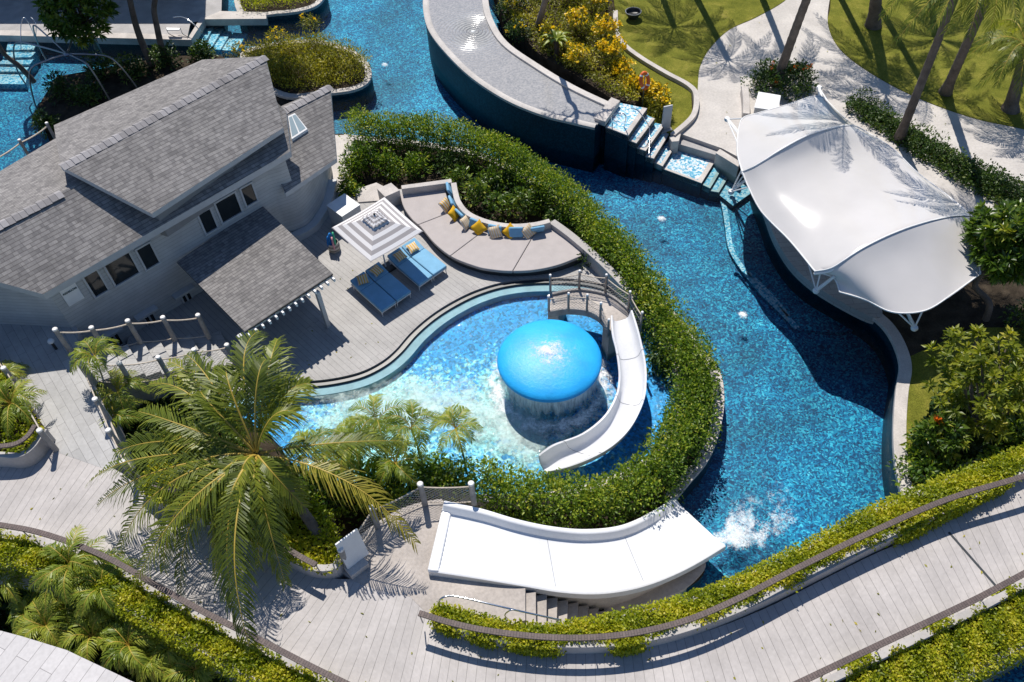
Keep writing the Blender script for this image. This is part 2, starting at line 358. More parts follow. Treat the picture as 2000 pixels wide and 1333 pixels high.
MAT['lf_lime'] = M_leaf('lime_leaf', [(0, (.10, .15, .010)), (.35, (.28, .33, .014)), (.75, (.46, .46, .022)), (1, (.62, .54, .05))], .42)
MAT['lf_olive'] = M_leaf('olive_leaf', [(0, (.09, .095, .012)), (.45, (.24, .24, .024)), (.8, (.42, .38, .035)), (1, (.58, .46, .06))], .4)
MAT['lf_tree'] = M_leaf('tree_leaf', [(0, (.03, .07, .010)), (.5, (.09, .16, .018)), (.85, (.20, .27, .035)), (1, (.36, .36, .05))], .35, .35, .5)
MAT['lf_yel'] = M_leaf('yellow_tree_leaf', [(0, (.07, .10, .010)), (.5, (.20, .24, .02)), (.85, (.36, .36, .035)), (1, (.50, .44, .06))], .4, .4)
MAT['fl_yel'] = M_leaf('yellow_petal', [(0, (.85, .50, .005)), (1, (.95, .72, .02))], .3)
MAT['fl_org'] = M_leaf('orange_petal', [(0, (.75, .12, .01)), (1, (.85, .22, .02))], .3)
MAT['frond'] = M_leaf('coconut_leaflet', [(0, (.065, .095, .011)), (.5, (.175, .215, .02)), (.85, (.32, .33, .034)), (1, (.50, .42, .06))], .38, .42, .45)
MAT['frond_y'] = M_leaf('yellow_leaflet', [(0, (.16, .16, .018)), (.6, (.30, .26, .03)), (1, (.48, .36, .05))], .32, .42)
MAT['areca'] = M_leaf('areca_leaflet', [(0, (.10, .16, .015)), (.5, (.24, .30, .03)), (1, (.42, .42, .06))], .35, .42)
MAT['rachis'] = M_plain('frond_rib', (.42, .30, .05), .5, .4)
MAT['petiole'] = M_plain('green_stem', (.16, .19, .03), .6, .3)
MAT['glass'] = None
m, nt, out = newmat('dark_glass'); princ(nt, out, mixc(nt, noise(nt, coord(nt), 1.4, 3), (.008, .012, .016), (.03, .035, .035)), .06, .6); MAT['glass'] = m
# ---------------------------------------------------------------- world, sun, camera
EL, AZ = math.radians(58), math.radians(-10)
w = bpy.data.worlds.new('World'); SC.world = w; w.use_nodes = True; nt = w.node_tree; nt.nodes.clear()
sky = nt.nodes.new('ShaderNodeTexSky'); sky.sky_type = 'NISHITA'; sky.sun_disc = False; sky.sun_elevation = EL; sky.sun_rotation = AZ; sky.altitude = 10; sky.air_density = .9; sky.dust_density = .1; sky.ozone_density = 6.0
bg = nt.nodes.new('ShaderNodeBackground'); bg.inputs[1].default_value = .108; wo = nt.nodes.new('ShaderNodeOutputWorld')
nt.links.new(sky.outputs[0], bg.inputs[0]); nt.links.new(bg.outputs[0], wo.inputs[0])
L = bpy.data.lights.new('sun', 'SUN'); L.energy = 5.0; L.angle = math.radians(.53); L.color = (1, .95, .87)
so = bpy.data.objects.new('sun', L); COL.objects.link(so)
sd = Vector((math.sin(AZ) * math.cos(EL), math.cos(AZ) * math.cos(EL), math.sin(EL))); so.rotation_euler = sd.to_track_quat('Z', 'Y').to_euler(); so.location = (0, 30, 40)
cam = bpy.data.cameras.new('camera'); co = bpy.data.objects.new('camera', cam); COL.objects.link(co); SC.camera = co
r_, u_, b_ = ROT @ np.array([1, 0, 0]), -(ROT @ np.array([0, 1, 0])), -(ROT @ np.array([0, 0, 1]))
co.matrix_world = Matrix(((r_[0], u_[0], b_[0], 0), (r_[1], u_[1], b_[1], 0), (r_[2], u_[2], b_[2], H), (0, 0, 0, 1)))
cam.sensor_width = 36; cam.lens = F / 2000 * 36; cam.clip_end = 2000; cam.clip_start = .5
SC.view_settings.view_transform = 'Standard'; SC.view_settings.look = 'None'; SC.view_settings.exposure = 0.06; SC.view_settings.gamma = 1
SC.cycles.max_bounces = 8; SC.cycles.diffuse_bounces = 2; SC.cycles.transparent_max_bounces = 12; SC.cycles.caustics_reflective = False; SC.cycles.caustics_refractive = False
SC.cycles.sample_clamp_indirect = 4
def struct(o, kind='structure'): o['kind'] = kind; return o
def px_smooth(pts, z=0, n=6, closed=False): return [p[:2] for p in CR(WL(pts, z), n, closed)]
# ---------------------------------------------------------------- ground and water
g = MB(); g.sheet([(-300, -200), (300, -200), (300, 400), (-300, 400)], -2.4); struct(g.build('ground', MAT['soil'], fix=False))
g = MB(); g.sheet([(-45, 4), (45, 4), (45, 70), (-45, 70)], -1.45); struct(g.build('river_floor', MAT['mos'], fix=False))
g = MB(); g.sheet([(-45, 4), (45, 4), (45, 70), (-45, 70)], RW); struct(g.build('river_water', MAT['river'], fix=False))
# island of the house, deck and hedge
bank = [(655, 262), (672, 262), (730, 268), (796, 273), (870, 283), (936, 296), (1020, 335), (1120, 400), (1200, 465), (1260, 535), (1320, 612), (1372, 680), (1405, 722), (1415, 772), (1409, 830), (1386, 895), (1342, 950), (1312, 986), (1330, 1020), (1362, 1068), (1377, 1108), (1360, 1138), (1300, 1167), (1210, 1200)]
bankw = px_smooth(bank, -.5)
back = XY([(1150, 1240), (800, 1420), (-500, 1420), (-600, 430), (-60, 400), (60, 330), (150, 300), (330, 200), (480, 165), (540, 185), (600, 215), (640, 240)], -.5)
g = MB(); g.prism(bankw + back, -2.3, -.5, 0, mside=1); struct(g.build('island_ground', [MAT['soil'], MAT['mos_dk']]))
g = MB(); kb = px_smooth(bank[1:18], -.42); g.wall(kb, .38, -.56, -.42, side=-1); struct(g.build('bank_kerb', MAT['stone'], bev=.02))
# left-bottom: pad, ledge beside slide
ledge = px_smooth([(1180, 1130), (1250, 1110), (1340, 1060), (1372, 1090), (1376, 1112), (1340, 1148), (1290, 1170), (1225, 1196), (1180, 1215)], -.4, 5)
g = MB(); g.prism(ledge, -2.2, -.4); struct(g.build('slide_ledge', MAT['pad']))
# kid pool ----------------------------------------------------------------
gut = [(430, 775), (500, 757), (570, 747), (640, 741), (700, 728), (742, 708), (772, 684), (803, 649), (840, 617), (882, 590), (930, 567), (985, 551), (1050, 544), (1130, 546), (1188, 559), (1232, 588)]
KW, KF, KL = -.16, -.44, -.13
poolpoly_px = gut + [(1262, 625), (1287, 660), (1310, 706), (1321, 752), (1317, 815), (1280, 880), (1180, 935), (1060, 962), (900, 965), (720, 955), (580, 905), (530, 850)]
poolw = px_smooth(poolpoly_px, KW, 5, True)
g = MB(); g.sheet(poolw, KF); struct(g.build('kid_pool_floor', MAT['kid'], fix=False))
g = MB(); g.sheet(poolw, KW); struct(g.build('kid_pool_water', MAT['kidw'], fix=False))
rimI = px_smooth([(1240, 596), (1262, 625), (1287, 660), (1310, 706), (1321, 752), (1317, 815), (1280, 880), (1180, 935), (1060, 962), (900, 965)], -.02)
g = MB(); g.wall(rimI, .30, -.6, -.02, side=1); struct(g.build('kid_pool_rim', MAT['stone'], bev=.015))
gl_ = px_smooth(gut, -.05); gw = px_smooth(gut, KL)
g = MB(); g.wall(gl_, .20, -.6, -.09, side=-1); struct(g.build('gutter', MAT['dark']))
g = MB(); g.wall(offset(gl_, -.20), .07, -.6, -.03, side=-1); struct(g.build('gutter_lip', MAT['dark']))
g = MB(); g.wall(offset(gl_, -.27), .36, -.6, KL, side=-1); struct(g.build('pool_ledge', MAT['ledge']))
# timber deck ------------------------------------------------------------
DA = math.radians(42); DX, DN = np.array([math.cos(DA), math.sin(DA)]), np.array([math.sin(DA), -math.cos(DA)])
duv = lambda p: (p[0] * DN[0] + p[1] * DN[1], p[0] * DX[0] + p[1] * DX[1])
deck = px_smooth(gut, 0) + XY([(1262, 610), (1220, 568), (1180, 530), (1140, 494), (1105, 465), (1074, 444), (1044, 443), (1000, 446), (955, 439), (914, 423), (894, 401), (886, 378), (883, 362), (830, 366), (784, 370), (700, 372), (668, 372), (640, 400), (590, 440), (420, 560), (330, 600), (250, 660), (235, 760)], 0)
g = MB(); g.prism(deck, -.62, 0, uvf=duv); struct(g.build('timber_deck', MAT['deck']))
g = MB(); g.prism(XY([(654, 264), (692, 264), (690, 320), (672, 372), (650, 398), (640, 380)], -.1), -.6, -.1); g.prism(XY([(690, 372), (735, 357), (765, 372), (742, 392), (700, 395)], .06), -.3, .06); struct(g.build('side_paving', MAT['stone']))
# walkways ---------------------------------------------------------------
ZW = 1.8
pairs = [((-80, 868), (-200, 1004)), ((110, 868), (0, 1044)), ((230, 920), (110, 1072)), ((300, 968), (190, 1101)), ((430, 1028), (310, 1164)), ((530, 1078), (410, 1222)), ((640, 1128), (520, 1279)), ((740, 1132), (650, 1349)), ((830, 1168), (770, 1414)), ((900, 1238), (870, 1454)), ((1000, 1262), (985, 1484)), ((1100, 1270), (1095, 1494)), ((1200, 1270), (1215, 1489)), ((1300, 1255), (1340, 1454)), ((1400, 1226), (1460, 1409)), ((1500, 1186), (1580, 1349)), ((1600, 1136), (1690, 1294)), ((1700, 1086), (1790, 1247)), ((1800, 1041), (1885, 1201)), ((1900, 986), (1980, 1151)), ((2000, 928), (2080, 1094)), ((2120, 858), (2200, 1024)), ((2300, 740), (2380, 914))]
wu = CR(WL([p[0] for p in pairs], ZW), 5); wl = CR(WL([p[1] for p in pairs], ZW), 5)
mid = [(a + b) / 2 for a, b in zip(wu, wl)]; ml = np.r_[0, np.cumsum(np.linalg.norm(np.diff(np.array(mid), axis=0), axis=1))]
g = MB(); dn = lambda P, z: [np.array([p[0], p[1], z]) for p in P]
uw = [[(s, 0) for s in ml], [(s, float(np.linalg.norm(a - b))) for s, a, b in zip(ml, wu, wl)]]
g.grid([wu, wl], 0, uw); g.grid([dn(wu, -2.2), wu], 1); g.grid([wl, dn(wl, -2.2)], 1); struct(g.build('boardwalk', [MAT['walk'], MAT['conc']]))
pu = W(135, 700, ZW)[:2]; pd = norm(W(245, 885, ZW)[:2] - pu); pq = np.array([-pd[1], pd[0]])
puv = lambda p: (float((np.array(p) - pu) @ pd), float((np.array(p) - pu) @ pq))
lw = XY([(-160, 545), (40, 560), (100, 565), (150, 640), (157, 690), (182, 742), (238, 892), (215, 920), (112, 884), (60, 800), (-10, 690), (-160, 560)], ZW)
g = MB(); g.prism(lw, -2.0, ZW + .004, 0, uvf=puv, mside=1); struct(g.build('plank_walkway', [MAT['plank'], MAT['conc']]))
padp = px_smooth([(652, 1108), (668, 1085), (700, 1050), (735, 1022), (775, 998), (820, 982), (862, 975)], ZW, 4) + XY([(870, 982), (885, 1050), (900, 1112), (960, 1133), (1026, 1149), (1026, 1212), (960, 1230), (850, 1215), (800, 1165), (735, 1152), (690, 1135)], ZW)
g = MB(); g.prism(padp, -2.0, ZW + .008); struct(g.build('slide_pad', MAT['pad']))
# stairs of the left walkway and down to the river: flights as one structure each
def flight(name, a0, b0, z0, a1, b1, z1, n, mat, zb):
    g = MB()
    for i in range(n):
        t0, t1 = i / n, (i + 1) / n; z = z0 + (z1 - z0) * (i + .5) / n
        A0, A1, B0, B1 = [np.array(p) + (np.array(q) - np.array(p)) * t for p, q, t in ((a0, a1, t0), (a0, a1, t1), (b0, b1, t0), (b0, b1, t1))]
        g.prism([A0, A1, B1, B0], zb, z)
    return struct(g.build(name, mat, bev=.012))
flight('stair_flight', W(152, 690, ZW)[:2], W(184, 745, ZW)[:2], ZW, W(432, 652, 0)[:2], W(468, 712, 0)[:2], .08, 9, MAT['plank'], -.5)
flight('river_steps', W(1025, 1154, ZW)[:2], W(1027, 1225, ZW)[:2], ZW, W(1226, 1203, -.8)[:2], W(1215, 1275, -.8)[:2], -.9, 10, MAT['pad'], -2.0)
# ---------------------------------------------------------------- right bank, paths, lawns
tedge = [(1405, 292), (1440, 308), (1466, 330), (1478, 370), (1494, 412), (1511, 458), (1541, 508), (1582, 548), (1640, 583), (1705, 620), (1738, 656), (1757, 708), (1750, 760), (1745, 830), (1748, 900), (1762, 970), (1790, 1040)]
tw = px_smooth(tedge, -.1)
rl = tw + XY([(1900, 1010), (2050, 920), (2500, 700), (2900, -350), (820, -350), (900, -120), (975, 0), (1010, 75), (1060, 112), (1130, 152), (1196, 192), (1312, 255)], -.1)
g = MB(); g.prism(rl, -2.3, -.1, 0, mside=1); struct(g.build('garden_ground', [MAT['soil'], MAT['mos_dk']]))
g = MB(); g.wall(px_smooth(tedge[8:], -.04), .42, -.22, -.04, side=1); struct(g.build('river_kerb', MAT['stone'], bev=.02))
Z0 = 0.0
pathp = XY([(1312, 262), (1352, 225), (1362, 185)], Z0) + px_smooth([(1362, 185), (1364, 150), (1368, 128), (1386, 95), (1424, 58), (1480, 32), (1540, -5), (1580, -60)], Z0) + XY([(1640, -60)], Z0) + px_smooth([(1622, -10), (1617, 45), (1640, 95), (1700, 142), (1790, 190), (1900, 230), (2000, 252), (2200, 300)], Z0) + XY([(2200, 480), (2000, 372), (1880, 310), (1790, 255), (1680, 190), (1600, 300), (1440, 306), (1410, 290), (1330, 262)], Z0)
g = MB(); g.prism(pathp, -.2, Z0); struct(g.build('garden_path', MAT['path']))
g = MB(); g.prism(XY([(1660, 200), (1790, 290), (1935, 385), (1990, 440), (1960, 470), (1900, 440), (1770, 320), (1640, 235)], -.03), -.3, -.03); struct(g.build('service_path', MAT['path']))
g = MB(); g.prism(px_smooth([(1465, 325), (1480, 375), (1496, 416), (1513, 462), (1543, 512), (1584, 552), (1640, 588), (1700, 618), (1722, 618), (1722, 600)], -.02, 4) + XY([(1860, 560), (1900, 430), (1640, 250), (1480, 260)], -.02), -.4, -.02); struct(g.build('terrace_floor', MAT['plank']))
lawn1 = px_smooth([(1203, 30), (1205, 58), (1218, 85), (1252, 112), (1302, 142), (1346, 166), (1362, 182)], .03) + px_smooth([(1364, 150), (1368, 128), (1386, 95), (1424, 58), (1480, 32), (1540, -5), (1580, -60)], .03) + XY([(1560, -140), (1180, -140)], .03)
g = MB(); g.prism(lawn1, -.3, .03)
g.prism(XY([(1190, 40), (1205, 85), (1250, 120), (1300, 150), (1350, 180), (1352, 222), (1312, 262), (1285, 250), (1190, 150)], .02), -.3, .02); struct(g.build('lawn', MAT['grass']))
g = MB(); g.prism(px_smooth([(1600, -160), (1622, -10), (1617, 45), (1640, 95), (1700, 142), (1790, 190), (1900, 230), (2000, 252), (2200, 300)], .03) + XY([(2700, 300), (2700, -160)], .03), -.3, .03); struct(g.build('lawn', MAT['grass']))
g = MB(); g.prism(XY([(1752, 790), (1770, 700), (1900, 640), (2100, 640), (2100, 980), (1800, 1010), (1768, 985), (1752, 900)], -.06), -.3, -.06); struct(g.build('lawn', MAT['grass']))
# raised flower bed behind the shelf pool
g = MB(); g.prism(XY([(960, -40), (984, 36), (1056, 108), (1126, 148), (1190, 190), (1240, 205), (1255, 180), (1215, 110), (1180, 60), (1185, -60)], .8), -.3, .8); struct(g.build('flower_bed', MAT['soil']))
# shelf pool ---------------------------------------------------------------
ZS = 1.1
so_ = px_smooth([(838, -60), (829, -10), (829, 25), (840, 62), (872, 104), (922, 152), (990, 196), (1060, 225), (1115, 239), (1162, 250)], ZS)
si_ = px_smooth([(950, -60), (953, 0), (962, 40), (990, 85), (1050, 128), (1120, 170), (1196, 206)], ZS)
shp = so_ + si_[::-1]
g = MB(); g.prism(shp, -2.2, ZS, 0, mside=1)
m, nt, out = newmat('shelf_mosaic'); v = coord(nt); vo = nt.nodes.new('ShaderNodeTexVoronoi'); nt.links.new(v, vo.inputs['Vector']); vo.inputs['Scale'].default_value = 14
sp = nt.nodes.new('ShaderNodeSeparateColor'); nt.links.new(vo.outputs['Color'], sp.inputs[0]); r = ramp(nt, [(0, (.27, .27, .275)), (1, (.40, .385, .375))]); nt.links.new(sp.outputs[0], r.inputs[0])
vm = nt.nodes.new('ShaderNodeVectorMath'); vm.operation = 'DISTANCE'; nt.links.new(v, vm.inputs[0]); vm.inputs[1].default_value = tuple(W(925, 62, ZS))
ring = mathn(nt, 'SINE', mathn(nt, 'MULTIPLY', vm.outputs['Value'], 34)); fall = mathn(nt, 'DIVIDE', .9, mathn(nt, 'ADD', .5, mathn(nt, 'MULTIPLY', vm.outputs['Value'], vm.outputs['Value'])))
nb = bumpn(nt, mathn(nt, 'MULTIPLY', ring, fall), .8, .03); nb = bumpn(nt, noise(nt, v, 3.5, 4), .15, .05, nb)
princ(nt, out, r.outputs[0], .16, .5, 0, nb); MAT['shelf'] = m
struct(g.build('shelf_pool', [MAT['shelf'], MAT['mos_dk']]))
g = MB(); P_ = np.array(so_); rim = [[(*q, z) for q in P] for P, z in ((offset(P_, -.04), ZS - .10), (offset(P_, -.05), ZS + .03), (offset(P_, .06), ZS + .09), (offset(P_, .22), ZS + .06), (offset(P_, .30), ZS - .02))]
g.grid(rim); struct(g.build('shelf_rim', MAT['path'], smooth=60))
g = MB(); P_ = np.array(si_); g.wall(offset(P_, .02), .34, .5, ZS + .10, side=-1); struct(g.build('shelf_coping', MAT['path'], bev=.02))
# cascade steps ------------------------------------------------------------
def slab(name, pts, z, mat, t=.5, rimw=0.0, mat2=None):
    g = MB(); P = XY(pts, z); g.prism(P, z - t, z)
    o = struct(g.build(name, mat, bev=.01)); return o
slab('step_block', [(1161, 231), (1194, 190), (1211, 197), (1182, 238)], 1.25, MAT['stone'], .26); slab('cascade_base', [(1162, 232), (1194, 192), (1210, 198), (1182, 237)], .985, MAT['mos_dk'], 3)
tr = [([(1183, 248), (1212, 201), (1264, 212), (1227, 265)], .95), ([(1228, 274), (1262, 224), (1279, 232), (1243, 280)], .62), ([(1244, 289), (1280, 240), (1298, 244), (1261, 295)], .28), ([(1260, 305), (1294, 252), (1311, 255), (1277, 310)], -.04), ([(1277, 317), (1308, 270), (1324, 277), (1294, 325)], -.36), ([(1295, 330), (1325, 279), (1399, 311), (1370, 358)], -.57), ([(1372, 361), (1400, 315), (1415, 321), (1387, 368)], -.72), ([(1387, 373), (1413, 326), (1430, 334), (1404, 376)], -.86), ([(1404, 380), (1432, 338), (1462, 352), (1474, 372), (1432, 402)], -1.0)]
g = MB(); g2 = MB(); g3 = MB()
for i, (p, z) in enumerate(tr):
    P = [np.array(q) for q in XY(p, z)]; c = sum(P) / len(P)
    g3.prism(P, -2.2, z - .05)
    a, b, c_, d = P[:4]
    rw_ = .22 if i in (0, 5) else .14
    if i < 8:
        e = .16; u = norm(d - a) ; # right edge runs b->... rim along right and front
        right = [c_, d]; 
        g.prism([d, c_, c_ + (b - c_) * (rw_ / np.linalg.norm(b - c_)), d + (a - d) * (rw_ / np.linalg.norm(a - d))], z - .3, z)
        dd_ = d + (a - d) * (rw_ / np.linalg.norm(a - d)); k = .12
        g.prism([a, dd_, dd_ + (c_ - d) * (k / np.linalg.norm(c_ - d)), a + (b - a) * (k / np.linalg.norm(b - a))], z - .3, z)
    g2.sheet([a + (d - a) * .01, d, c_, b] if i < 8 else P, z - .012)
struct(g3.build('cascade_base', MAT['mos_dk'])); struct(g2.build('cascade_treads', MAT['mos_lt'], fix=False)); struct(g.build('cascade_nosing', MAT['stone']))
slab('step_strip', [(1327, 268), (1404, 291), (1398, 303), (1324, 281)], -.2, MAT['stone_g'], .6)
slab('step_block', [(1307, 267), (1330, 261), (1326, 276), (1312, 277)], .12, MAT['stone'], 1)
slab('step_block', [(1398, 299), (1406, 291), (1446, 316), (1442, 326)], .02, MAT['stone'], 1)
# low kerb wall between lawn and path
kw = px_smooth([(1202, 20), (1204, 56), (1217, 84), (1251, 111), (1301, 141), (1345, 165), (1360, 186), (1354, 225), (1314, 262)], .22)
g = MB(); g.wall(kw, .26, -.3, .22); struct(g.build('garden_kerb', MAT['stone'], bev=.015))
# bench under water along the terrace
bl = px_smooth([(1404, 384), (1411, 412), (1416, 446), (1422, 485), (1442, 522), (1482, 572), (1522, 612), (1552, 644)], -1.28)
g = MB(); g.prism(bl + XY([(1640, 650), (1700, 640), (1600, 560), (1500, 440), (1470, 360)], -1.28), -1.6, -1.28); struct(g.build('underwater_bench', MAT['mos']))
g = MB(); g.wall(bl, .22, -1.4, -1.24, side=1); g.wall(px_smooth([(1462, 533), (1490, 560), (1520, 592), (1540, 618)], -1.24), .16, -1.4, -1.24); struct(g.build('bench_nosing', MAT['mos_lt']))
# drain slot across the boardwalk
g = MB(); a_, b_2 = W(1853, 1040, ZW)[:2], W(1945, 1145, ZW)[:2]; q_ = norm(np.array([-(b_2 - a_)[1], (b_2 - a_)[0]])) * .035; g.prism([a_ - q_, b_2 - q_, b_2 + q_, a_ + q_], ZW - .05, ZW + .006); struct(g.build('drain_slot', MAT['dark']))
# upper left pool side ------------------------------------------------------
g = MB(); g.prism(XY([(-300, 63), (365, 77), (372, 45), (432, 33), (440, -200), (-300, -200)], -.25), -2.2, -.25, 0, mside=1); struct(g.build('pool_deck', [MAT['stone_g'], MAT['mos_dk']]))
g = MB(); g.prism(XY([(-300, 62), (365, 78), (367, 68), (-300, 52)], -.21), -.6, -.21); g.prism(XY([(365, 78), (392, 34), (402, 34), (373, 78)], -.21), -.6, -.21); g.prism(XY([(392, 38), (520, 37), (520, 24), (430, 22)], -.2), -.6, -.2); struct(g.build('pool_coping', MAT['stone']))
for q, z in (([(12, 98), (18, 72), (76, 76), (66, 97)], -.62), ([(5, 113), (14, 101), (70, 102), (60, 112)], -.72), ([(-5, 125), (8, 115), (66, 116), (58, 126)], -.84), ([(-12, 140), (0, 130), (58, 130), (50, 140)], -.98), ([(-30, 164), (-20, 145), (52, 146), (50, 165)], -1.1)): slab('pool_step', q, z, MAT['mos_lt'], .6)
for q, z in (([(366, 84), (392, 46), (404, 48), (380, 86)], -.62), ([(380, 88), (406, 50), (418, 52), (396, 90)], -.75), ([(396, 92), (420, 54), (436, 56), (412, 94)], -.88), ([(414, 96), (438, 60), (452, 62), (430, 98)], -1.0), ([(432, 98), (456, 64), (482, 66), (462, 100)], -1.1)): slab('pool_step', q, z, MAT['mos_lt'], .6)
# ================================================================ HOUSE
a0 = W(140, 640, ZW); d2 = np.array([math.cos(DA), math.sin(DA)]); n2 = np.array([d2[1], -d2[0]])
def onwall(x, y):
    lo, hi = -4.0, 9.0
    s0 = (W(x, y, lo)[:2] - a0[:2]) @ n2
    for _ in range(60):
        m = (lo + hi) / 2; s = (W(x, y, m)[:2] - a0[:2]) @ n2
        if (s > 0) == (s0 > 0): lo = m
        else: hi = m
    return (W(x, y, m)[:2] - a0[:2]) @ d2, m
def wp(u, o, z): p = a0[:2] + d2 * u + n2 * o; return np.array([p[0], p[1], z])
def plane3(p, q, r): n = norm(np.cross(q - p, r - p)); return n, float(n @ p)
def onplane(x, y, pl):
    d = ROT @ np.array([x - CX, y - CY, F]); o = np.array([0, 0, H]); t = (pl[1] - pl[0] @ o) / (pl[0] @ d); return o + d * t
def roofslab(g, P, th, m=0, ms=1):
    P = [np.array(p) for p in P]; nrm = norm(np.cross(P[1] - P[0], P[2] - P[0]))
    if nrm[2] < 0: P = P[::-1]; nrm = -nrm
    k = math.sqrt(1 - nrm[2] ** 2) / max(nrm[2], .1)
    uv = [(p[:2] @ d2, -(p[:2] @ n2) * math.sqrt(1 + k * k)) for p in P]
    Q = [p - np.array([0, 0, th]) for p in P]; n = len(P)
    g.add(P, [list(range(n))], uv, m)
    for i in range(n):
        j = (i + 1) % n; g.add([Q[i], Q[j], P[j], P[i]], [[0, 1, 2, 3]], m=ms)
    g.add(Q, [list(range(n))[::-1]], m=ms)
house = thing('house', 'grey shingled two level house with raised centre roof and white siding', 'house', (a0[0], a0[1], -.5))
ZE, ZR = 4.1, 5.4
E0, E1 = W(84, 575, ZE), W(567, 296, ZE); R0, R1 = W(0, 437, ZR), W(126, 372, ZR); R2 = R0 + (R1 - R0) * 4.6
pf = plane3(E0, E1, R0)
R0 = onplane(0, 437, pf); R2 = R0 + np.array([*(d2 * 10.6), 0]); RL = R0 - np.array([*(d2 * 2.2), 0])
EL_ = onplane(-70, 533, pf); ER = onplane(559, 218, pf)
g = MB(); roofslab(g, [EL_, E0, E1, ER, R2, RL], .26)
bk0 = W(-60, 370, ZE + .05); bk1 = W(104, 273, ZE + .05); bk2 = bk1 + np.array([*(d2 * 7.0), 0])
roofslab(g, [RL, R2, bk2, bk1, bk0], .26)
roof = g.build('roof', [MAT['shingle'], MAT['trim']], house)
m, nt, out = newmat('cap_shingles'); b = brick(nt, coord(nt, 'uv'), (.33, .315, .32), (.19, .178, .178), (.14, .13, .13), .42, 5, .01, -.1)
princ(nt, out, mixc(nt, 1.0, b.outputs[0], ramp_val(nt, noise(nt, coord(nt), 50, 2), .85, 1.15), 'MULTIPLY'), .85, .3); MAT['cap'] = m
def ridgecap(A, B, parent, wd=.24, drop=.10):
    g = MB(); A = np.array(A); B = np.array(B); t = norm(B - A); s = norm(np.cross(t, (0, 0, 1.0))); Lr = np.linalg.norm(B - A); n = int(Lr / .42)
    rows, uv = [], []
    for i in range(n + 1):
        for z in ((.02, .05) if 0 < i < n else (.04,)):
            p = A + (B - A) * i / n
            rows.append([p - s * wd + (0, 0, z - drop), p + (0, 0, z), p + s * wd + (0, 0, z - drop)]); uv.append([(i * .42, .5), (i * .42, 1.), (i * .42, 1.5)])
    g.grid(rows, 0, uv); return g.build('ridge_cap', MAT['cap'], parent)
ridgecap(RL, R0 + np.array([*(d2 * 2.2), 0]), roof)
# raised centre roof
ZM, ZN = 4.85, 6.0
M0, M1, N0, N1, B0, B1 = W(296, 418, ZM), W(553, 250, ZM), W(118, 325, ZN), W(518, 110, ZN), W(105, 245, ZM + .1), W(395, 117, ZM + .1)
g = MB(); roofslab(g, [M0, M1, N1, N0], .2); roofslab(g, [N0, N1, B1, B0], .2)
mr = g.build('raised_roof', [MAT['shingle'], MAT['trim']], house); ridgecap(N0, N1, mr)
cen = (M0 + M1 + B0 + B1) / 4
g = MB(); rg = []
for p, z in ((M0, ZM - .22), (M1, ZM - .22), (N1, ZN - .26), (B1, ZM - .15), (B0, ZM - .15), (N0, ZN - .26)):
    v = cen - p; v[2] = 0; q = p + norm(v) * .38; rg.append((q, z))
g.grid([[(q[0], q[1], 3.4) for q, z in rg] + [(rg[0][0][0], rg[0][0][1], 3.4)], [(q[0], q[1], z) for q, z in rg] + [(rg[0][0][0], rg[0][0][1], rg[0][1])]])
g.build('clerestory_wall', MAT['siding'], house)
# lower roof over the rounded end
pr = plane3(W(557, 378, 2.6), W(657, 310, 2.6), W(645, 168, 3.75))
g = MB(); RA, RB = onplane(645, 168, pr), onplane(540, 222, pr)
roofslab(g, [W(557, 378, 2.6), W(657, 310, 2.6), RA, RB, onplane(533, 325, pr)], .2)
roofslab(g, [RB, RA, RA + np.array([*(-n2 * .9 - d2 * 1.9), -.4]), RB + np.array([*(-n2 * .9), -.4])], .2)
er = g.build('end_roof', [MAT['shingle'], MAT['trim']], house); ridgecap(RB, RA, er)
# skylight box on the end roof
lift = np.array([0, 0, .12]); sk = [onplane(*p, pr) + lift for p in ((564, 232), (577, 226), (602, 257), (571, 277))]
g = MB(); roofslab(g, sk, .14, 0, 0); sl = g.build('skylight', MAT['white'], house)
c_ = sum(sk) / 4; g = MB(); up3 = np.array([0, 0, .006])
for i0, i1 in ((0.06, .46), (.54, .94)):
    e = lambda s, t: (sk[0] + (sk[1] - sk[0]) * s) * (1 - t) + (sk[3] + (sk[2] - sk[3]) * s) * t + up3
    g.add([e(i0, .08), e(i1, .08), e(i1, .92), e(i0, .92)], [[0, 1, 2, 3]])
m, nt, out = newmat('skylight_glass'); princ(nt, out, (.30, .38, .42), .12, .6); g.build('pane', m, sl)
# walls
curve = [W(600, 452, 0), W(622, 427, 0), W(637, 397, 0), W(645, 362, 0), W(648, 330, 0)]
front = [a0[:2], wp(8.9, 0, 0)[:2]]; lf = norm(EL_[:2] - E0[:2])
loop = [p for p in front] + [p[:2] for p in CR([wp(8.9, 0, 0)] + curve, 6)[1:]] + [wp(11.3, -4.5, 0)[:2], wp(9.6, -6.4, 0)[:2], wp(3.9, -6.6, 0)[:2], a0[:2] + lf * 8]
ztop = lambda p: 3.82 if (p - a0[:2]) @ d2 < 9.72 else 2.42
g = MB(); n = len(loop); Lc = np.r_[0, np.cumsum([np.linalg.norm(np.array(loop[(i + 1) % n]) - loop[i]) for i in range(n)])]
for i in range(n):
    j = (i + 1) % n; p, q = loop[i], loop[j]; z = min(ztop(np.array(p)), ztop(np.array(q)))
    g.add([(*p, -.5), (*q, -.5), (*q, z), (*p, z)], [[0, 1, 2, 3]], [(Lc[i], -.5), (Lc[i + 1], -.5), (Lc[i + 1], z), (Lc[i], z)])
wall = g.build('wall', MAT['siding'], house, smooth=35)
g = MB(); g.box(wp(9.66, -1.75, 3.0), (*(d2 * .05), 0), (*(n2 * 1.7), 0), (0, 0, .86)); g.build('return_wall', MAT['siding'], house)
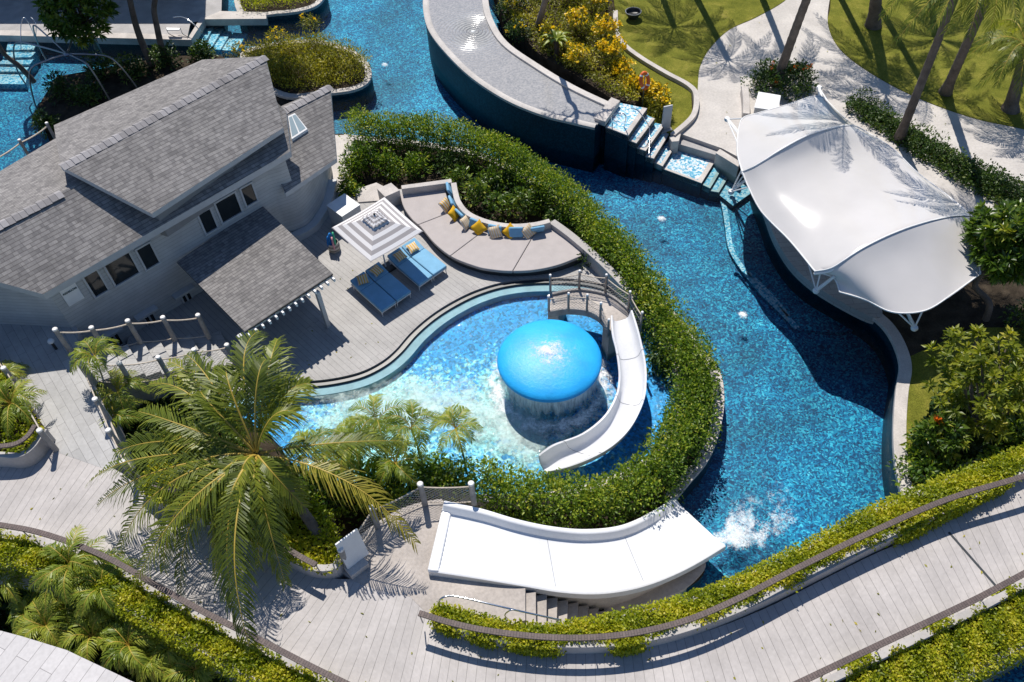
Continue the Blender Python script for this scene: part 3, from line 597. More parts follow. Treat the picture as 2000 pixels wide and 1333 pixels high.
g = MB(); cp = [p[:2] for p in CR([wp(8.4, 0, 0)] + curve[:-1], 6)]; g.wall(offset(cp, 0), .35, -.5, .32, side=-1); g.build('plinth', MAT['trim'], house)
def window(u0, u1, z0, z1, mull=0):
    g = MB(); t = .07
    def bx(ua, ub, za, zb, o0, o1): g.box(wp((ua + ub) / 2, (o0 + o1) / 2, (za + zb) / 2), (*(d2 * (ub - ua) / 2), 0), (*(n2 * (o1 - o0) / 2), 0), (0, 0, (zb - za) / 2))
    bx(u0 - t, u1 + t, z1, z1 + t, -.02, .05); bx(u0 - t, u1 + t, z0 - t, z0, -.02, .07); bx(u0 - t, u0, z0, z1, -.02, .05); bx(u1, u1 + t, z0, z1, -.02, .05)
    for k in range(mull): um = u0 + (u1 - u0) * (k + 1) / (mull + 1); bx(um - .035, um + .035, z0, z1, -.02, .045)
    f = g.build('window', MAT['trim'], house)
    g = MB(); g.add([wp(u0, .012, z0), wp(u1, .012, z0), wp(u1, .012, z1), wp(u0, .012, z1)], [[0, 1, 2, 3]]); g.build('pane', MAT['glass'], f); return f
for bl_, br_, tl_ in (((186, 579), (210, 566), (167, 538)), ((226, 557), (271, 532), (209, 516)), ((286, 526), (310, 512), (262, 491)), ((403, 457), (423, 443), (390, 418)), ((435, 435), (471, 413), (424, 395)), ((482, 403), (501, 390), (467, 371))):
    (u0, z0), (u1, z1) = onwall(*bl_), onwall(*br_); ut, zt = onwall(*tl_); window(u0, u1, (z0 + z1) / 2, zt)
for bl_, br_, tl_ in (((366, 602), (380, 594), (351, 576)), ((294, 642), (309, 634), (281, 616)), ((226, 679), (240, 671), (213, 654))):
    (u0, z0), (u1, z1) = onwall(*bl_), onwall(*br_); ut, zt = onwall(*tl_); f = window(u0, u1, (z0 + z1) / 2, zt, 1)
    g = MB(); g.box(wp((u0 + u1) / 2 - .05, .14, zt + .16), (*(d2 * .44), 0), (*(n2 * .16), 0), (0, 0, .05)); g.build('hood', MAT['trim'], f)
# wall sign (lettering only as flat mesh text)
(u0, z0), (u1, z1) = onwall(135, 600), onwall(163, 579); ut, zt = onwall(114, 565); sz0 = (z0 + z1) / 2
sg = thing('wall_sign', 'white wall sign with dark lettering beside the left windows of the house', 'sign', wp((u0 + u1) / 2, .05, sz0))
g = MB(); g.box(wp((u0 + u1) / 2, .035, (sz0 + zt) / 2), (*(d2 * (u1 - u0) / 2), 0), (*(n2 * .03), 0), (0, 0, (zt - sz0) / 2)); g.build('panel', MAT['white'], sg, bev=.015)
cu = bpy.data.curves.new('lettering', 'FONT'); cu.body = 'KIDSDOM'; cu.size = .2; cu.extrude = .006; cu.align_x = 'CENTER'; cu.offset = .006
to = bpy.data.objects.new('lettering', cu); COL.objects.link(to)
bpy.context.view_layer.update(); me = bpy.data.meshes.new_from_object(to); bpy.data.objects.remove(to)
lt = bpy.data.objects.new('lettering', me); COL.objects.link(lt); me.materials.clear(); me.materials.append(M_plain('sign_ink', (.02, .06, .07), .5)); lt.parent = sg
bx_ = [v.co.x for v in me.vertices]; k_ = (u1 - u0) * .84 / (max(bx_) - min(bx_))
lt.matrix_local = Matrix.Translation(Vector(wp((u0 + u1) / 2, .072, zt - .30) - origin(sg))) @ Matrix(((d2[0], 0, n2[0], 0), (d2[1], 0, n2[1], 0), (0, 1, 0, 0), (0, 0, 0, 1))) @ Matrix.Scale(k_, 4)
# ================================================================ PORCH
porch = thing('porch', 'open porch with grey shingle lean-to roof on posts against the house', 'porch', W(643, 640, 0))
PZ, PF = 2.15, 2.22
c4 = [W(345, 512, PZ), W(510, 400, PZ), W(650, 535, PF), W(478, 648, PF)]
g = MB(); roofslab(g, [c4[3], c4[2], c4[1], c4[0]], .08); g.build('roof', [MAT['shingle_b'], MAT['black']], porch)
ed = c4[2] - c4[3]; sl_ = norm(c4[3] - c4[0])
for i in range(14):
    p = c4[3] + ed * (.02 + .96 * i / 13); g = MB(); g.box(p - sl_ * .55 - np.array([0, 0, .17]), sl_ * .72, norm(ed) * .035, (0, 0, .07)); g.build('rafter', MAT['white'], porch)
g = MB(); g.box((c4[2] + c4[3]) / 2 - sl_ * .3 - np.array([0, 0, .32]), ed / 2 * .98, sl_ * .06, (0, 0, .09)); g.build('beam', MAT['trim'], porch)
for p in (W(641, 638, 0), W(498, 722, 0)):
    g = MB(); g.abox(p[0], p[1], 0, 1.95, .08, .08, DA); g.build('post', MAT['trim'], porch, bev=.01)
# ================================================================ DECK FURNITURE
def M_stripe(name, c1, c2, n, axis=0, rough=.85, duty=.5):
    m, nt, out = newmat(name); sx = nt.nodes.new('ShaderNodeSeparateXYZ'); nt.links.new(coord(nt, 'uv'), sx.inputs[0])
    f = mathn(nt, 'GREATER_THAN', mathn(nt, 'FRACT', mathn(nt, 'MULTIPLY', sx.outputs[axis], n)), duty)
    princ(nt, out, mixc(nt, f, c1, c2), rough, .2, 0, bumpn(nt, noise(nt, coord(nt), 150, 2), .15, .003)); return m
MAT['blue'] = M_plain('blue_canvas', (.20, .41, .59), .85, .2, var=.08, bump=.2, bs=90)
MAT['yel'] = M_plain('yellow_canvas', (.72, .40, .02), .85, .2, var=.08, bump=.2, bs=90)
MAT['stripe'] = M_stripe('striped_canvas', (.66, .58, .50), (.70, .42, .07), 4.5)
MAT['stripe2'] = M_stripe('faded_striped_canvas', (.66, .58, .50), (.66, .47, .24), 5.5)
MAT['taupe'] = M_plain('taupe_canvas', (.43, .39, .375), .88, .2, var=.05, bump=.2, bs=80)
def pillow(g, c, ux, uy, s, th):
    ux, uy = norm(ux), norm(uy); nz = norm(np.cross(ux, uy)); n = 9; G1, G2, UV = [], [], []
    for i in range(n):
        r1, r2, ru = [], [], []
        for j in range(n):
            a, b = -1 + 2 * i / (n - 1), -1 + 2 * j / (n - 1)
            pin = 1 - .10 * ((1 - a * a) * abs(b) ** 3 + (1 - b * b) * abs(a) ** 3)
            h = th * ((1 - a ** 4) * (1 - b ** 4)) ** .5 * .5
            p = np.array(c) + ux * a * s * .5 * pin + uy * b * s * .5 * pin
            r1.append(p + nz * h); r2.append(p - nz * h); ru.append((.5 + a / 2, .5 + b / 2))
        G1.append(r1); G2.append(r2); UV.append(ru)
    g.grid(G1, 0, UV); g.grid(G2, 0, UV)
def lounger(label, fl, fr, dirL, head):
    fl, fr = np.array(fl), np.array(fr); wv = fr - fl; wd = np.linalg.norm(wv); wv = norm(wv); Lg = 2.08
    t = thing('sun_lounger', label, 'sun lounger', (*((fl + fr) / 2 + dirL * Lg / 2)[:2], 0), 'blue sun loungers paired under the parasol')
    up = np.array([0, 0, 1.0]); ang = math.radians(head)
    def slabL(g, a, b, z0, z1, inset=0):   # a..b metres from the foot
        p0 = fl + wv * inset + dirL * a; p1 = fr - wv * inset + dirL * a; q0 = p0 + dirL * (b - a); q1 = p1 + dirL * (b - a)
        g.prism([p0[:2], p1[:2], q1[:2], q0[:2]], z0, z1)
    g = MB(); slabL(g, 0, Lg, .24, .29); g.build('frame', MAT['white'], t, bev=.01)
    g = MB(); slabL(g, -.01, 1.40, .295, .42, -.005); g.build('mattress', MAT['blue'], t, smooth=30, bev=.035)
    c = (fl + fr) / 2 + dirL * 1.41; ax = dirL * math.cos(ang) + up * math.sin(ang); nn_ = np.cross(wv, ax); nn_ = nn_ if nn_[2] > 0 else -nn_
    cc = c * np.array([1, 1, 0]) + up * .35 + ax * .34
    g = MB(); g.box(cc, ax * .335, wv * (wd / 2), nn_ * .06); g.build('headrest', MAT['blue'], t, smooth=30, bev=.035)
    g = MB(); g.box(cc - nn_ * .085, ax * .335, wv * (wd / 2 - .02), nn_ * .015); g.build('back_frame', MAT['white'], t)
    for a in (.06, Lg - .12):
        for p in (fl + wv * .03, fr - wv * .03):
            q = p + dirL * a; g = MB(); g.tube([(q[0], q[1], .26), (q[0], q[1], 0)], [.026, .018], 6); g.build('leg', MAT['white'], t)
    return t, cc, ax, nn_, wv
A_, B_, C_ = W(745, 607, .42), W(772, 588, .42), W(799, 570, .42); dl = norm(W(681, 544, .42) - A_); wv_ = norm(C_ - A_); dl = norm(dl - wv_ * (dl @ wv_) * .5)
wdt = .70
lA = lounger('front blue sun lounger, left one of the pair nearest the porch', A_, A_ + wv_ * wdt, dl, 12)
lB = lounger('blue sun lounger right one of the pair nearest the porch', A_ + wv_ * (wdt + .04), A_ + wv_ * (2 * wdt + .04), dl, 12)
D_ = W(818, 556, .42)
lC = lounger('shaded blue sun lounger, left one of the pair beside the taupe daybed', D_, D_ + wv_ * wdt, dl, 14)
lD = lounger('sunlit blue sun lounger right beside the curved edge of the taupe daybed', D_ + wv_ * (wdt + .04), D_ + wv_ * (2 * wdt + .04), dl, 14)
def cushion(name, label, c, ux, uy, s, th, mat, cat='cushion', group=None, m2=None):
    g = MB(); pillow(g, c, ux, uy, s, th); return tag(g.build(name, mat, org=c, smooth=70), label, cat, group)
for (px, py), lab, rot in (((708, 546), 'striped cushion lying on the left lounger of the front pair, turned sideways', -.4), ((735, 529), 'striped cushion at the head of the right lounger of the front pair', .15), ((781, 500), 'striped cushion shaded at the head of the left lounger by the daybed', .0), ((806, 484), 'bright striped cushion at the head of the sunlit lounger by the daybed', -.12)):
    ux = wv_ * math.cos(rot) + dl * math.sin(rot); uy = -wv_ * math.sin(rot) + dl * math.cos(rot) + np.array([0, 0, .25])
    cushion('cushion', lab, W(px, py, .56), ux, uy, .46, .15, MAT['stripe'], group='striped cushions on the sun loungers')
# parasol
pc = W(737, 448, 2.15); pr_ = [W(648, 445, 2.15), W(751, 385, 2.15), W(826, 452, 2.15), W(724, 512, 2.15)]; pc = sum(pr_) / 4
par = thing('parasol', 'square grey and white striped parasol standing between the sun loungers', 'parasol', (pc[0], pc[1], 0))
MAT['pstripe'] = M_stripe('parasol_stripe', (.72, .70, .70), (.36, .335, .335), 4.6, 1, .8, .5)
ap = pc + np.array([0, 0, .62])
g = MB()
for i in range(4):
    a, b = pr_[i], pr_[(i + 1) % 4]; rows, uv = [], []
    for k in range(7):
        t = k / 6; row, ru = [], []
        for j in range(7):
            s = j / 6; e = a + (b - a) * s; p = e + (ap - e) * (1 - t); p = np.array([*p[:2], p[2] - .05 * math.sin(math.pi * (1 - t)) * 0 - .035 * math.sin(math.pi * s) * t]); row.append(p); ru.append((s, t))
        rows.append(row); uv.append(ru)
    g.grid(rows, 0, uv)
g.build('canopy', MAT['pstripe'], par)
g = MB()
for i in range(4):
    a, b = [pc + (q - pc) * .30 + np.array([0, 0, .505]) for q in (pr_[i], pr_[(i + 1) % 4])]; rows, uv = [], []
    for k in range(4):
        t = k / 3; row, ru = [], []
        for j in range(9):
            s = j / 8; e = a + (b - a) * s; q = e + (ap + np.array([0, 0, .10]) - e) * (1 - t); z = q[2] + t * .05 * (1 if j % 2 else -.4) * (1 if 0 < j < 8 else 0); row.append((q[0], q[1], z)); ru.append((s, t * .62))
        rows.append(row); uv.append(ru)
    g.grid(rows, 0, uv)
g.build('vent_cap', MAT['pstripe'], par)
g = MB(); g.cyl(pc[0], pc[1], 0, 2.9, .03); g.build('pole', MAT['white'], par)
g = MB(); g.lathe((*ap[:2], ap[2] + .1), [(0, .08), (.03, .07), (.045, .02), (.03, -.02)], 12); g.build('finial', MAT['black'], par)
g = MB(); g.abox(pc[0], pc[1], 0, .09, .32, .32, DA); g.build('base', MAT['black'], par, bev=.02)
for i in range(4):
    g = MB(); g.tube([pr_[i] - (0, 0, .03), ap - (0, 0, .08)], .015, 5); g.build('rib', MAT['white'], par)
# cabinet and stone block
bxp = WL([(673, 379), (703, 401), (668, 424), (638, 402)], .95)
cab = thing('storage_box', 'white topped storage box standing between the house and the parasol', 'box', (*(sum(bxp) / 4)[:2], 0))
g = MB(); g.prism([p[:2] for p in bxp], -.05, .93); g.build('body', MAT['trim'], cab, bev=.015)
cb_ = sum(bxp) / 4; g = MB(); g.prism([(p + (cb_ - p) * -.02)[:2] for p in bxp], .935, .97); g.build('lid', MAT['white'], cab, bev=.01)
bk = XY([(736, 369), (764, 357), (781, 372), (752, 385)], .75)
g = MB(); g.prism(bk, 0, .75); tag(g.build('stone_block', MAT['stone'], org=(*bk[0], 0), bev=.02), 'square pale stone block beside the storage box and daybed', 'block')
# basket with swim rings
bp = W(654, 489, 0)
bas = thing('basket', 'round striped basket holding pool noodles beside the parasol', 'basket', bp)
g = MB(); g.lathe(bp, [(.20, 0), (.25, .12), (.255, .3), (.23, .46), (.215, .46), (.23, .3), (.21, .06), (0, .05)], 24)
MAT['bask'] = M_stripe('basket_weave', (.50, .45, .40), (.20, .19, .18), 1, 0)
m, nt, out = newmat('basket_bands'); sx = nt.nodes.new('ShaderNodeSeparateXYZ'); nt.links.new(coord(nt), sx.inputs[0])
f = mathn(nt, 'GREATER_THAN', mathn(nt, 'FRACT', mathn(nt, 'MULTIPLY', sx.outputs[2], 5.2)), .5); princ(nt, out, mixc(nt, f, (.52, .48, .43), (.24, .22, .20)), .9, .2, 0, bumpn(nt, noise(nt, coord(nt), 60, 2), .6, .01))
g.build('body', m, bas, smooth=50)
for dx, dy, col, lab, ht in ((-.10, .02, (.01, .16, .50), 'deep blue pool noodle bent over, leftmost in the basket', .80), (-.02, .06, (.02, .22, .60), 'tall blue pool noodle bent in the middle of the basket', .92), (.03, -.04, (.62, .30, .36), 'pink pool noodle between blue and green ones in the basket', .78), (.10, .04, (.06, .42, .25), 'green pool noodle bent over, rightmost in the basket', .98)):
    g = MB(); c = bp + np.array([dx, dy, 0]); v = np.array([-.05, -.11, 0]) if dx < 0 else np.array([.02, -.13, 0])
    g.tube(CR([c + (0, 0, .1) - v * .6, c + (0, 0, ht * .7) - v * .5, c + (0, 0, ht) + v * .5, c + (0, 0, ht * .7) + v * 1.4, c + v * 1.2 + (0, 0, .1)], 5), .04, 8)
    tag(g.build('pool_noodle', M_plain('foam', col, .7, .3, var=.05), org=c, smooth=60), lab, 'pool noodle', 'pool noodles in the basket')
# curved daybed
day = thing('daybed', 'fan shaped taupe daybed on a dark plinth inside a curved low wall', 'daybed', W(960, 480, 0))
outer = [(781, 380), (789, 406), (806, 430), (822, 444), (850, 477), (884, 503), (930, 521), (960, 527), (995, 530), (1042, 528), (1090, 518), (1136, 500)]
inner = [(868, 364), (872, 382), (880, 402), (892, 416), (908, 430), (935, 443), (965, 449), (998, 451), (1030, 450), (1055, 447), (1075, 446), (1132, 484)]
ow = np.array([p for p in CR(WL(outer, .42), 6)]); iw = np.array([p for p in CR(WL(inner, .42), 6)])
ow = resample(ow, 61); iw = resample(iw, 61)
g = MB(); pb = [(p + (q - p) * .05)[:2] for p, q in zip(ow, iw)]; g.prism(pb + [q[:2] for q in iw[::-1]], 0, .28); g.build('base', MAT['dark'], day)
for i0, i1 in ((0, 13), (13, 27), (27, 43), (43, 60)):
    # cushions butt with a narrow seam
    A = [ow[i].copy() for i in range(i0, i1 + 1)]; B = [iw[i].copy() for i in range(i0, i1 + 1)]
    e = .012
    for S in (A, B): t0 = norm(S[1] - S[0]); t1 = norm(S[-2] - S[-1]); S[0] = S[0] + t0 * e; S[-1] = S[-1] + t1 * e
    g = MB(); g.prism([p[:2] for p in A] + [p[:2] for p in B[::-1]], .285, .43); g.build('seat_cushion', MAT['taupe'], day, bev=.03)
wallp = px_smooth([(784, 366), (830, 360), (882, 353)], .78, 5); wallq = px_smooth([(886, 357), (889, 374), (896, 396), (916, 418), (955, 434), (1000, 441), (1044, 438), (1074, 431)], .78, 6)
g = MB(); g.wall(wallp, .26, 0, .78); tag(g.build('bench_wall', MAT['stone'], org=(*wallp[0], 0), bev=.02), 'short straight pale wall closing the left end of the daybed', 'wall')
g = MB(); g.wall(wallq, .24, 0, .78); tag(g.build('bench_wall', MAT['stone'], org=(*wallq[0], 0), bev=.02), 'curved pale back wall behind the row of daybed cushions', 'wall')
wallr = px_smooth([(1078, 432), (1110, 455), (1145, 484), (1185, 520), (1225, 562), (1240, 580)], .66, 5)
g = MB(); g.wall(wallr, .32, -.1, .66); tag(g.build('bench_wall', MAT['conc'], org=(*wallr[0], 0), bev=.02), 'grey parapet wall running from the daybed towards the small bridge', 'wall')
ordn = ['first', 'second', 'third', 'fourth', 'fifth', 'sixth', 'seventh', 'eighth']
qi = resample(np.array([[*p, .66] for p in offset(np.array(wallq), -.24)]), 71)
for k in range(7):
    i = 3 + int(k * 64 / 6.3); p = qi[min(i, 69)]; t = norm(qi[min(i + 2, 70)] - qi[max(i - 2, 0)]); nrm = np.array([t[1], -t[0], 0])
    if (W(960, 480, 0)[:2] - p[:2]) @ nrm[:2] < 0: nrm = -nrm
    g = MB(); u = norm(np.array([0, 0, 1.0]) - nrm * .45); G = []
    g.box(p + nrm * .02, t * .29, u * .22, np.cross(t, u) * .06)
    tag(g.build('bolster', MAT['blue'], org=p, smooth=30, bev=.05), ordn[k] + ' blue back bolster from the left along the curved daybed wall', 'bolster', 'blue bolsters along the daybed wall')
cl = [((870, 401), 'stripe', 'small striped cushion at the left end of the daybed row'), ((887, 418), 'yel', 'first plain yellow cushion from the left on the daybed'), ((909, 436), 'stripe2', 'faded striped cushion between the first and second yellow daybed cushions'), ((935, 446), 'yel', 'middle plain yellow cushion on the daybed, set on its corner'), ((967, 454), 'stripe2', 'pale striped cushion between the second and third yellow daybed cushions'), ((997, 453), 'yel', 'rightmost plain yellow cushion on the daybed, a diamond'), ((1032, 453), 'stripe2', 'striped cushion at the right end of the daybed row')]
for k, ((x, y), mk, lab) in enumerate(cl):
    c = W(x, y, .64); i = int(np.argmin(np.linalg.norm(qi[:, :2] - c[:2], axis=1))); t = norm(qi[min(i + 2, 70)] - qi[max(i - 2, 0)]); nrm = np.array([t[1], -t[0], 0])
    if (W(960, 480, 0)[:2] - c[:2]) @ nrm[:2] < 0: nrm = -nrm
    nrm = norm(nrm + np.array([.1, -1.1, 0])); t = np.array([-nrm[1], nrm[0], 0]); u = norm(np.array([0, 0, 1.0]) - nrm * .7); r = (.08, .12, -.25, .75, .3, .78, .42)[k]
    cushion('cushion', lab, c, t * math.cos(r) + u * math.sin(r), -t * math.sin(r) + u * math.cos(r), .54, .17, MAT[mk], group='throw cushions along the daybed')
# ================================================================ MUSHROOM FOUNTAIN
mc = W(1073, 699, 1.35)
mus = thing('mushroom_fountain', 'big bright blue mushroom fountain with water running over its cap', 'fountain', (mc[0], mc[1], KF))
m, nt, out = newmat('wet_blue'); v = coord(nt)
vm = nt.nodes.new('ShaderNodeVectorMath'); vm.operation = 'DISTANCE'; nt.links.new(v, vm.inputs[0]); vm.inputs[1].default_value = (mc[0], mc[1], mc[2] + .42)
nb = bumpn(nt, noise(nt, v, 9, 4, .7, .8), .28, .04)
princ(nt, out, mixc(nt, 1.0, (.022, .41, .88), ramp_val(nt, noise(nt, v, 1.5, 3), .9, 1.1), 'MULTIPLY'), .42, .35, 0, nb)
prof = [(0, .31), (.3, .306), (.7, .28), (1.1, .22), (1.45, .135), (1.66, .06), (1.77, -.02), (1.81, -.09), (1.80, -.15), (1.74, -.20), (1.60, -.21), (.4, -.18)]
g = MB(); g.lathe(mc, prof, 72); g.build('cap', m, mus, smooth=60)
g = MB(); g.cyl(mc[0], mc[1], KF, mc[2] - .15, .30, .22, 24); g.build('stem', MAT['white'], mus, smooth=60)
# falling water sheet under the rim, ragged
m, nt, out = newmat('falling_water'); v = coord(nt)
df = nt.nodes.new('ShaderNodeBsdfDiffuse'); df.inputs[0].default_value = (.9, .92, .92, 1); tp = nt.nodes.new('ShaderNodeBsdfTransparent'); tl = nt.nodes.new('ShaderNodeBsdfTranslucent'); tl.inputs[0].default_value = (.8, .85, .85, 1)
m1 = nt.nodes.new('ShaderNodeMixShader'); m1.inputs[0].default_value = .5; nt.links.new(df.outputs[0], m1.inputs[1]); nt.links.new(tl.outputs[0], m1.inputs[2])
nv = noise(nt, coord(nt, scale=(7, 7, 1.2)), 1, 4, .7); sz = nt.nodes.new('ShaderNodeSeparateXYZ'); nt.links.new(v, sz.inputs[0])
hz = mathn(nt, 'MULTIPLY', mathn(nt, 'SUBTRACT', mc[2] - .20, sz.outputs[2]), 1.15)
fac = mathn(nt, 'SUBTRACT', mathn(nt, 'MULTIPLY', nv, 2.0), mathn(nt, 'ADD', hz, .0), True)
m2 = nt.nodes.new('ShaderNodeMixShader'); nt.links.new(fac, m2.inputs[0]); nt.links.new(tp.outputs[0], m2.inputs[1]); nt.links.new(m1.outputs[0], m2.inputs[2]); nt.links.new(m2.outputs[0], out.inputs[0])
g = MB(); g.lathe(mc, [(1.74, -.20), (1.75, -.45), (1.77, -.8), (1.80, -1.15), (1.84, KW - mc[2] + .02)], 72); g.build('water_curtain', m, mus, smooth=60)
g = MB(); rows, uv = [], []
for r in (0.001, .12, .25, .4, .6, .85, 1.1):
    z = np.interp(r, [q[0] for q in prof[:8]], [q[1] for q in prof[:8]]) + .012 + .05 * math.exp(-(r / .16) ** 2)
    rows.append([mc + (r * math.cos(a), r * math.sin(a), z) for a in np.linspace(0, 2 * math.pi, 49)]); uv.append([(min(1, r / 1.1) ** .6, 0)] * 49)
g.grid(rows, 0, uv); g.build('water_spray', M_foam('spray_foam', .95, 16), mus, smooth=60, fix=False)
# foam: milky film on the kid pool, splash ring, plume at the slide end, bubbling jets
def foam_strip(name, centre, widths, z, mat, m=9, fade0=0):
    g = MB(); C = np.array(centre)[:, :2]; T = np.gradient(C, axis=0); T /= np.linalg.norm(T, axis=1)[:, None]; S = np.stack([-T[:, 1], T[:, 0]], 1); rows, uv = [], []
    for i in range(len(C)):
        s = i / (len(C) - 1); rows.append([(*(C[i] + S[i] * widths[i] * t), z) for t in np.linspace(-1, 1, m)]); uv.append([(min(1, max(abs(t) ** 1.5, s ** 1.3)), 0) for t in np.linspace(-1, 1, m)])
    g.grid(rows, 0, uv); return g.build(name, mat, fix=False)
cpl = px_smooth([(560, 850), (640, 815), (730, 800), (820, 790), (920, 800), (1000, 835), (1060, 880), (1090, 930)], KW, 6)
n_ = len(cpl); wd_ = [2.0 * min(1, .5 + i / 12) * (1 - .35 * max(0, (i - n_ * .6) / (n_ * .4))) for i in range(n_)]
g = MB(); C = np.array(cpl); T = np.gradient(C, axis=0); T /= np.linalg.norm(T, axis=1)[:, None]; S = np.stack([-T[:, 1], T[:, 0]], 1); rows, uv = [], []
for i in range(n_):
    rows.append([(*(C[i] + S[i] * wd_[i] * t), KW + .004) for t in np.linspace(-1, 1, 13)]); e = abs(2 * i / (n_ - 1) - 1); uv.append([(min(1, max(abs(t) ** 1.3, e ** 3)), 0) for t in np.linspace(-1, 1, 13)])
g.grid(rows, 0, uv); struct(g.build('foam', M_foam('milky_foam', .52, 6, soft=1.1, col=(.68, .83, .79)), fix=False), 'stuff')
g = MB(); rows, uv = [], []
for r, u in ((1.45, .9), (1.6, .5), (1.8, .1), (1.95, .2), (2.2, .6), (2.5, 1)): rows.append([(mc[0] + r * math.cos(a), mc[1] + r * math.sin(a), KW + .010) for a in np.linspace(0, 2 * math.pi, 97)]); uv.append([(u, 0)] * 97)
g.grid(rows, 0, uv); struct(g.build('splash_foam', M_foam('splash_foam', .8, 11, soft=2.4), fix=False), 'stuff')
pl_ = px_smooth([(1400, 1056), (1420, 1046), (1440, 1030), (1458, 1010), (1472, 985), (1476, 960)], RW, 5)
struct(foam_strip('slide_foam', pl_, np.linspace(.28, .95, len(pl_)), RW + .006, M_foam('plume_foam', .88, 8, soft=2.2, dist=1.6)), 'stuff')
cb2 = px_smooth([(1420, 1052), (1470, 1055), (1515, 1030), (1530, 990), (1510, 950), (1470, 930)], RW, 5)
struct(foam_strip('slide_foam', cb2, np.linspace(.5, .5, len(cb2)), RW + .012, M_foam('swirl_foam', .38, 9, soft=2.0, dist=2.0)), 'stuff')
def jet(label, px, z, R, grp=None):
    c = W(*px, z); g = MB(); rows, uv = [], []
    for r in (.001, R * .3, R * .6, R): rows.append([(c[0] + r * math.cos(a), c[1] + r * math.sin(a), z + .008 + .05 * math.exp(-(r / (R * .4)) ** 2)) for a in np.linspace(0, 2 * math.pi, 33)]); uv.append([(r / R, 0)] * 33)
    g.grid(rows, 0, uv); tag(g.build('water_jet', MAT['jet'], org=c, fix=False, smooth=60), label, 'water jet', grp)
MAT['foam'] = M_plain('white_foam', (.85, .88, .88), .8, .3, var=.05)
MAT['jet'] = M_foam('jet_foam', 1.1, 14, soft=2.2)
for (x, y), lab in (((1292, 428), 'white bubbling jet in the river below the cascade steps'), ((1450, 615), 'white bubbling jet in the river beside the underwater bench'), ((752, 127), 'white bubbling jet in the river near the planted island')): jet(lab, (x, y), RW, .26, 'bubbling jets in the river')
jet('small bubbling jet making rings in the shallow shelf pool', (925, 62), ZS, .26)
# ================================================================ KID SLIDE AND BRIDGE
sl = thing('curved_slide', 'white curved flume slide winding down around the blue mushroom fountain', 'slide', W(1222, 640, KF))
st = [((1193, 617), (1235, 606), 1.75), ((1195, 653), (1246, 640), 1.6), ((1202, 682), (1254, 672), 1.42), ((1207, 714), (1261, 706), 1.25), ((1208, 742), (1263, 742), 1.1), ((1202, 773), (1258, 782), .98), ((1179, 813), (1235, 831), .85), ((1136, 847), (1202, 867), .7), ((1083, 867), (1160, 893), .55), ((1062, 880), (1112, 912), .44), ((1052, 889), (1072, 921), .34)]
Lr_ = CR([W(*a, z) for a, b, z in st], 6); Rr_ = CR([W(*b, z - (.0 if i < 9 else .1)) for i, (a, b, z) in enumerate(st)], 6)
pf_ = [(0, -.10), (0.0, .0), (.07, .0), (.10, -.10), (.16, -.30), (.28, -.38), (.5, -.40), (.72, -.38), (.84, -.30), (.90, -.10), (.93, .0), (1.0, .0), (1.0, -.10)]
def flume(f0):
    rows = []
    for p, q in zip(Lr_, Rr_):
        sc = min(1.0, (p[2] - KW + .12) / .5)
        rows.append([p + (q - p) * s + np.array([0, 0, z * sc]) for s, z in f0])
    return rows
g = MB(); g.grid(flume(pf_)); under = [(0, -.10), (.06, -.34), (.2, -.46), (.5, -.48), (.8, -.46), (.94, -.34), (1, -.10)]; g.grid(flume(under)); g.build('flume', MAT['gel'], sl, smooth=50)
for i in (14, 30, 46):
    q = flume(pf_)[i]; g = MB(); g.tube([np.array(p) + (0, 0, .004) for p in q[1:-1]], .007, 5); g.build('joint', MAT['galv'], sl)
for i in (22, 40):
    p = (Lr_[i] + Rr_[i]) / 2; g = MB(); g.cyl(p[0], p[1], KF, p[2] - .42, .06); g.build('support', MAT['white'], sl)
br = thing('small_bridge', 'small arched bridge with rope rails leading to the curved slide', 'bridge', W(1110, 590, KF))
fr_ = CR(WL([(1070, 612, .85), (1108, 606, 1.0), (1148, 610, 1.12), (1174, 624, 1.2), (1190, 648, 1.25)]), 5); bk_ = CR(WL([(1078, 577, .85), (1130, 568, 1.0), (1184, 577, 1.12), (1216, 597, 1.2), (1236, 618, 1.25)]), 5)
g = MB(); t_ = np.array([0, 0, .16]); g.grid([fr_, bk_]); g.grid([[p - t_ for p in fr_], fr_]); g.grid([bk_, [p - t_ for p in bk_]]); g.grid([[p - t_ for p in bk_], [p - t_ for p in fr_]])
for i in (0, -1): g.add([fr_[i], bk_[i], bk_[i] - t_, fr_[i] - t_], [[0, 1, 2, 3]])
g.build('deck', MAT['pad'], br)
for P, nm in ((fr_, 'kerb'), (bk_, 'kerb')):
    g = MB(); g.wall([p[:2] for p in P], .09, [p[2] - .2 for p in P], [p[2] + .10 for p in P]); g.build(nm, MAT['post'], br)
g = MB(); pm = (fr_[0] + bk_[0]) / 2; g.prism([fr_[0][:2], bk_[0][:2], bk_[3][:2], fr_[3][:2]], KF, .68); g.prism([fr_[-1][:2], bk_[-1][:2], bk_[-5][:2], fr_[-5][:2]], KF, 1.02); g.build('pier', MAT['conc'], br)
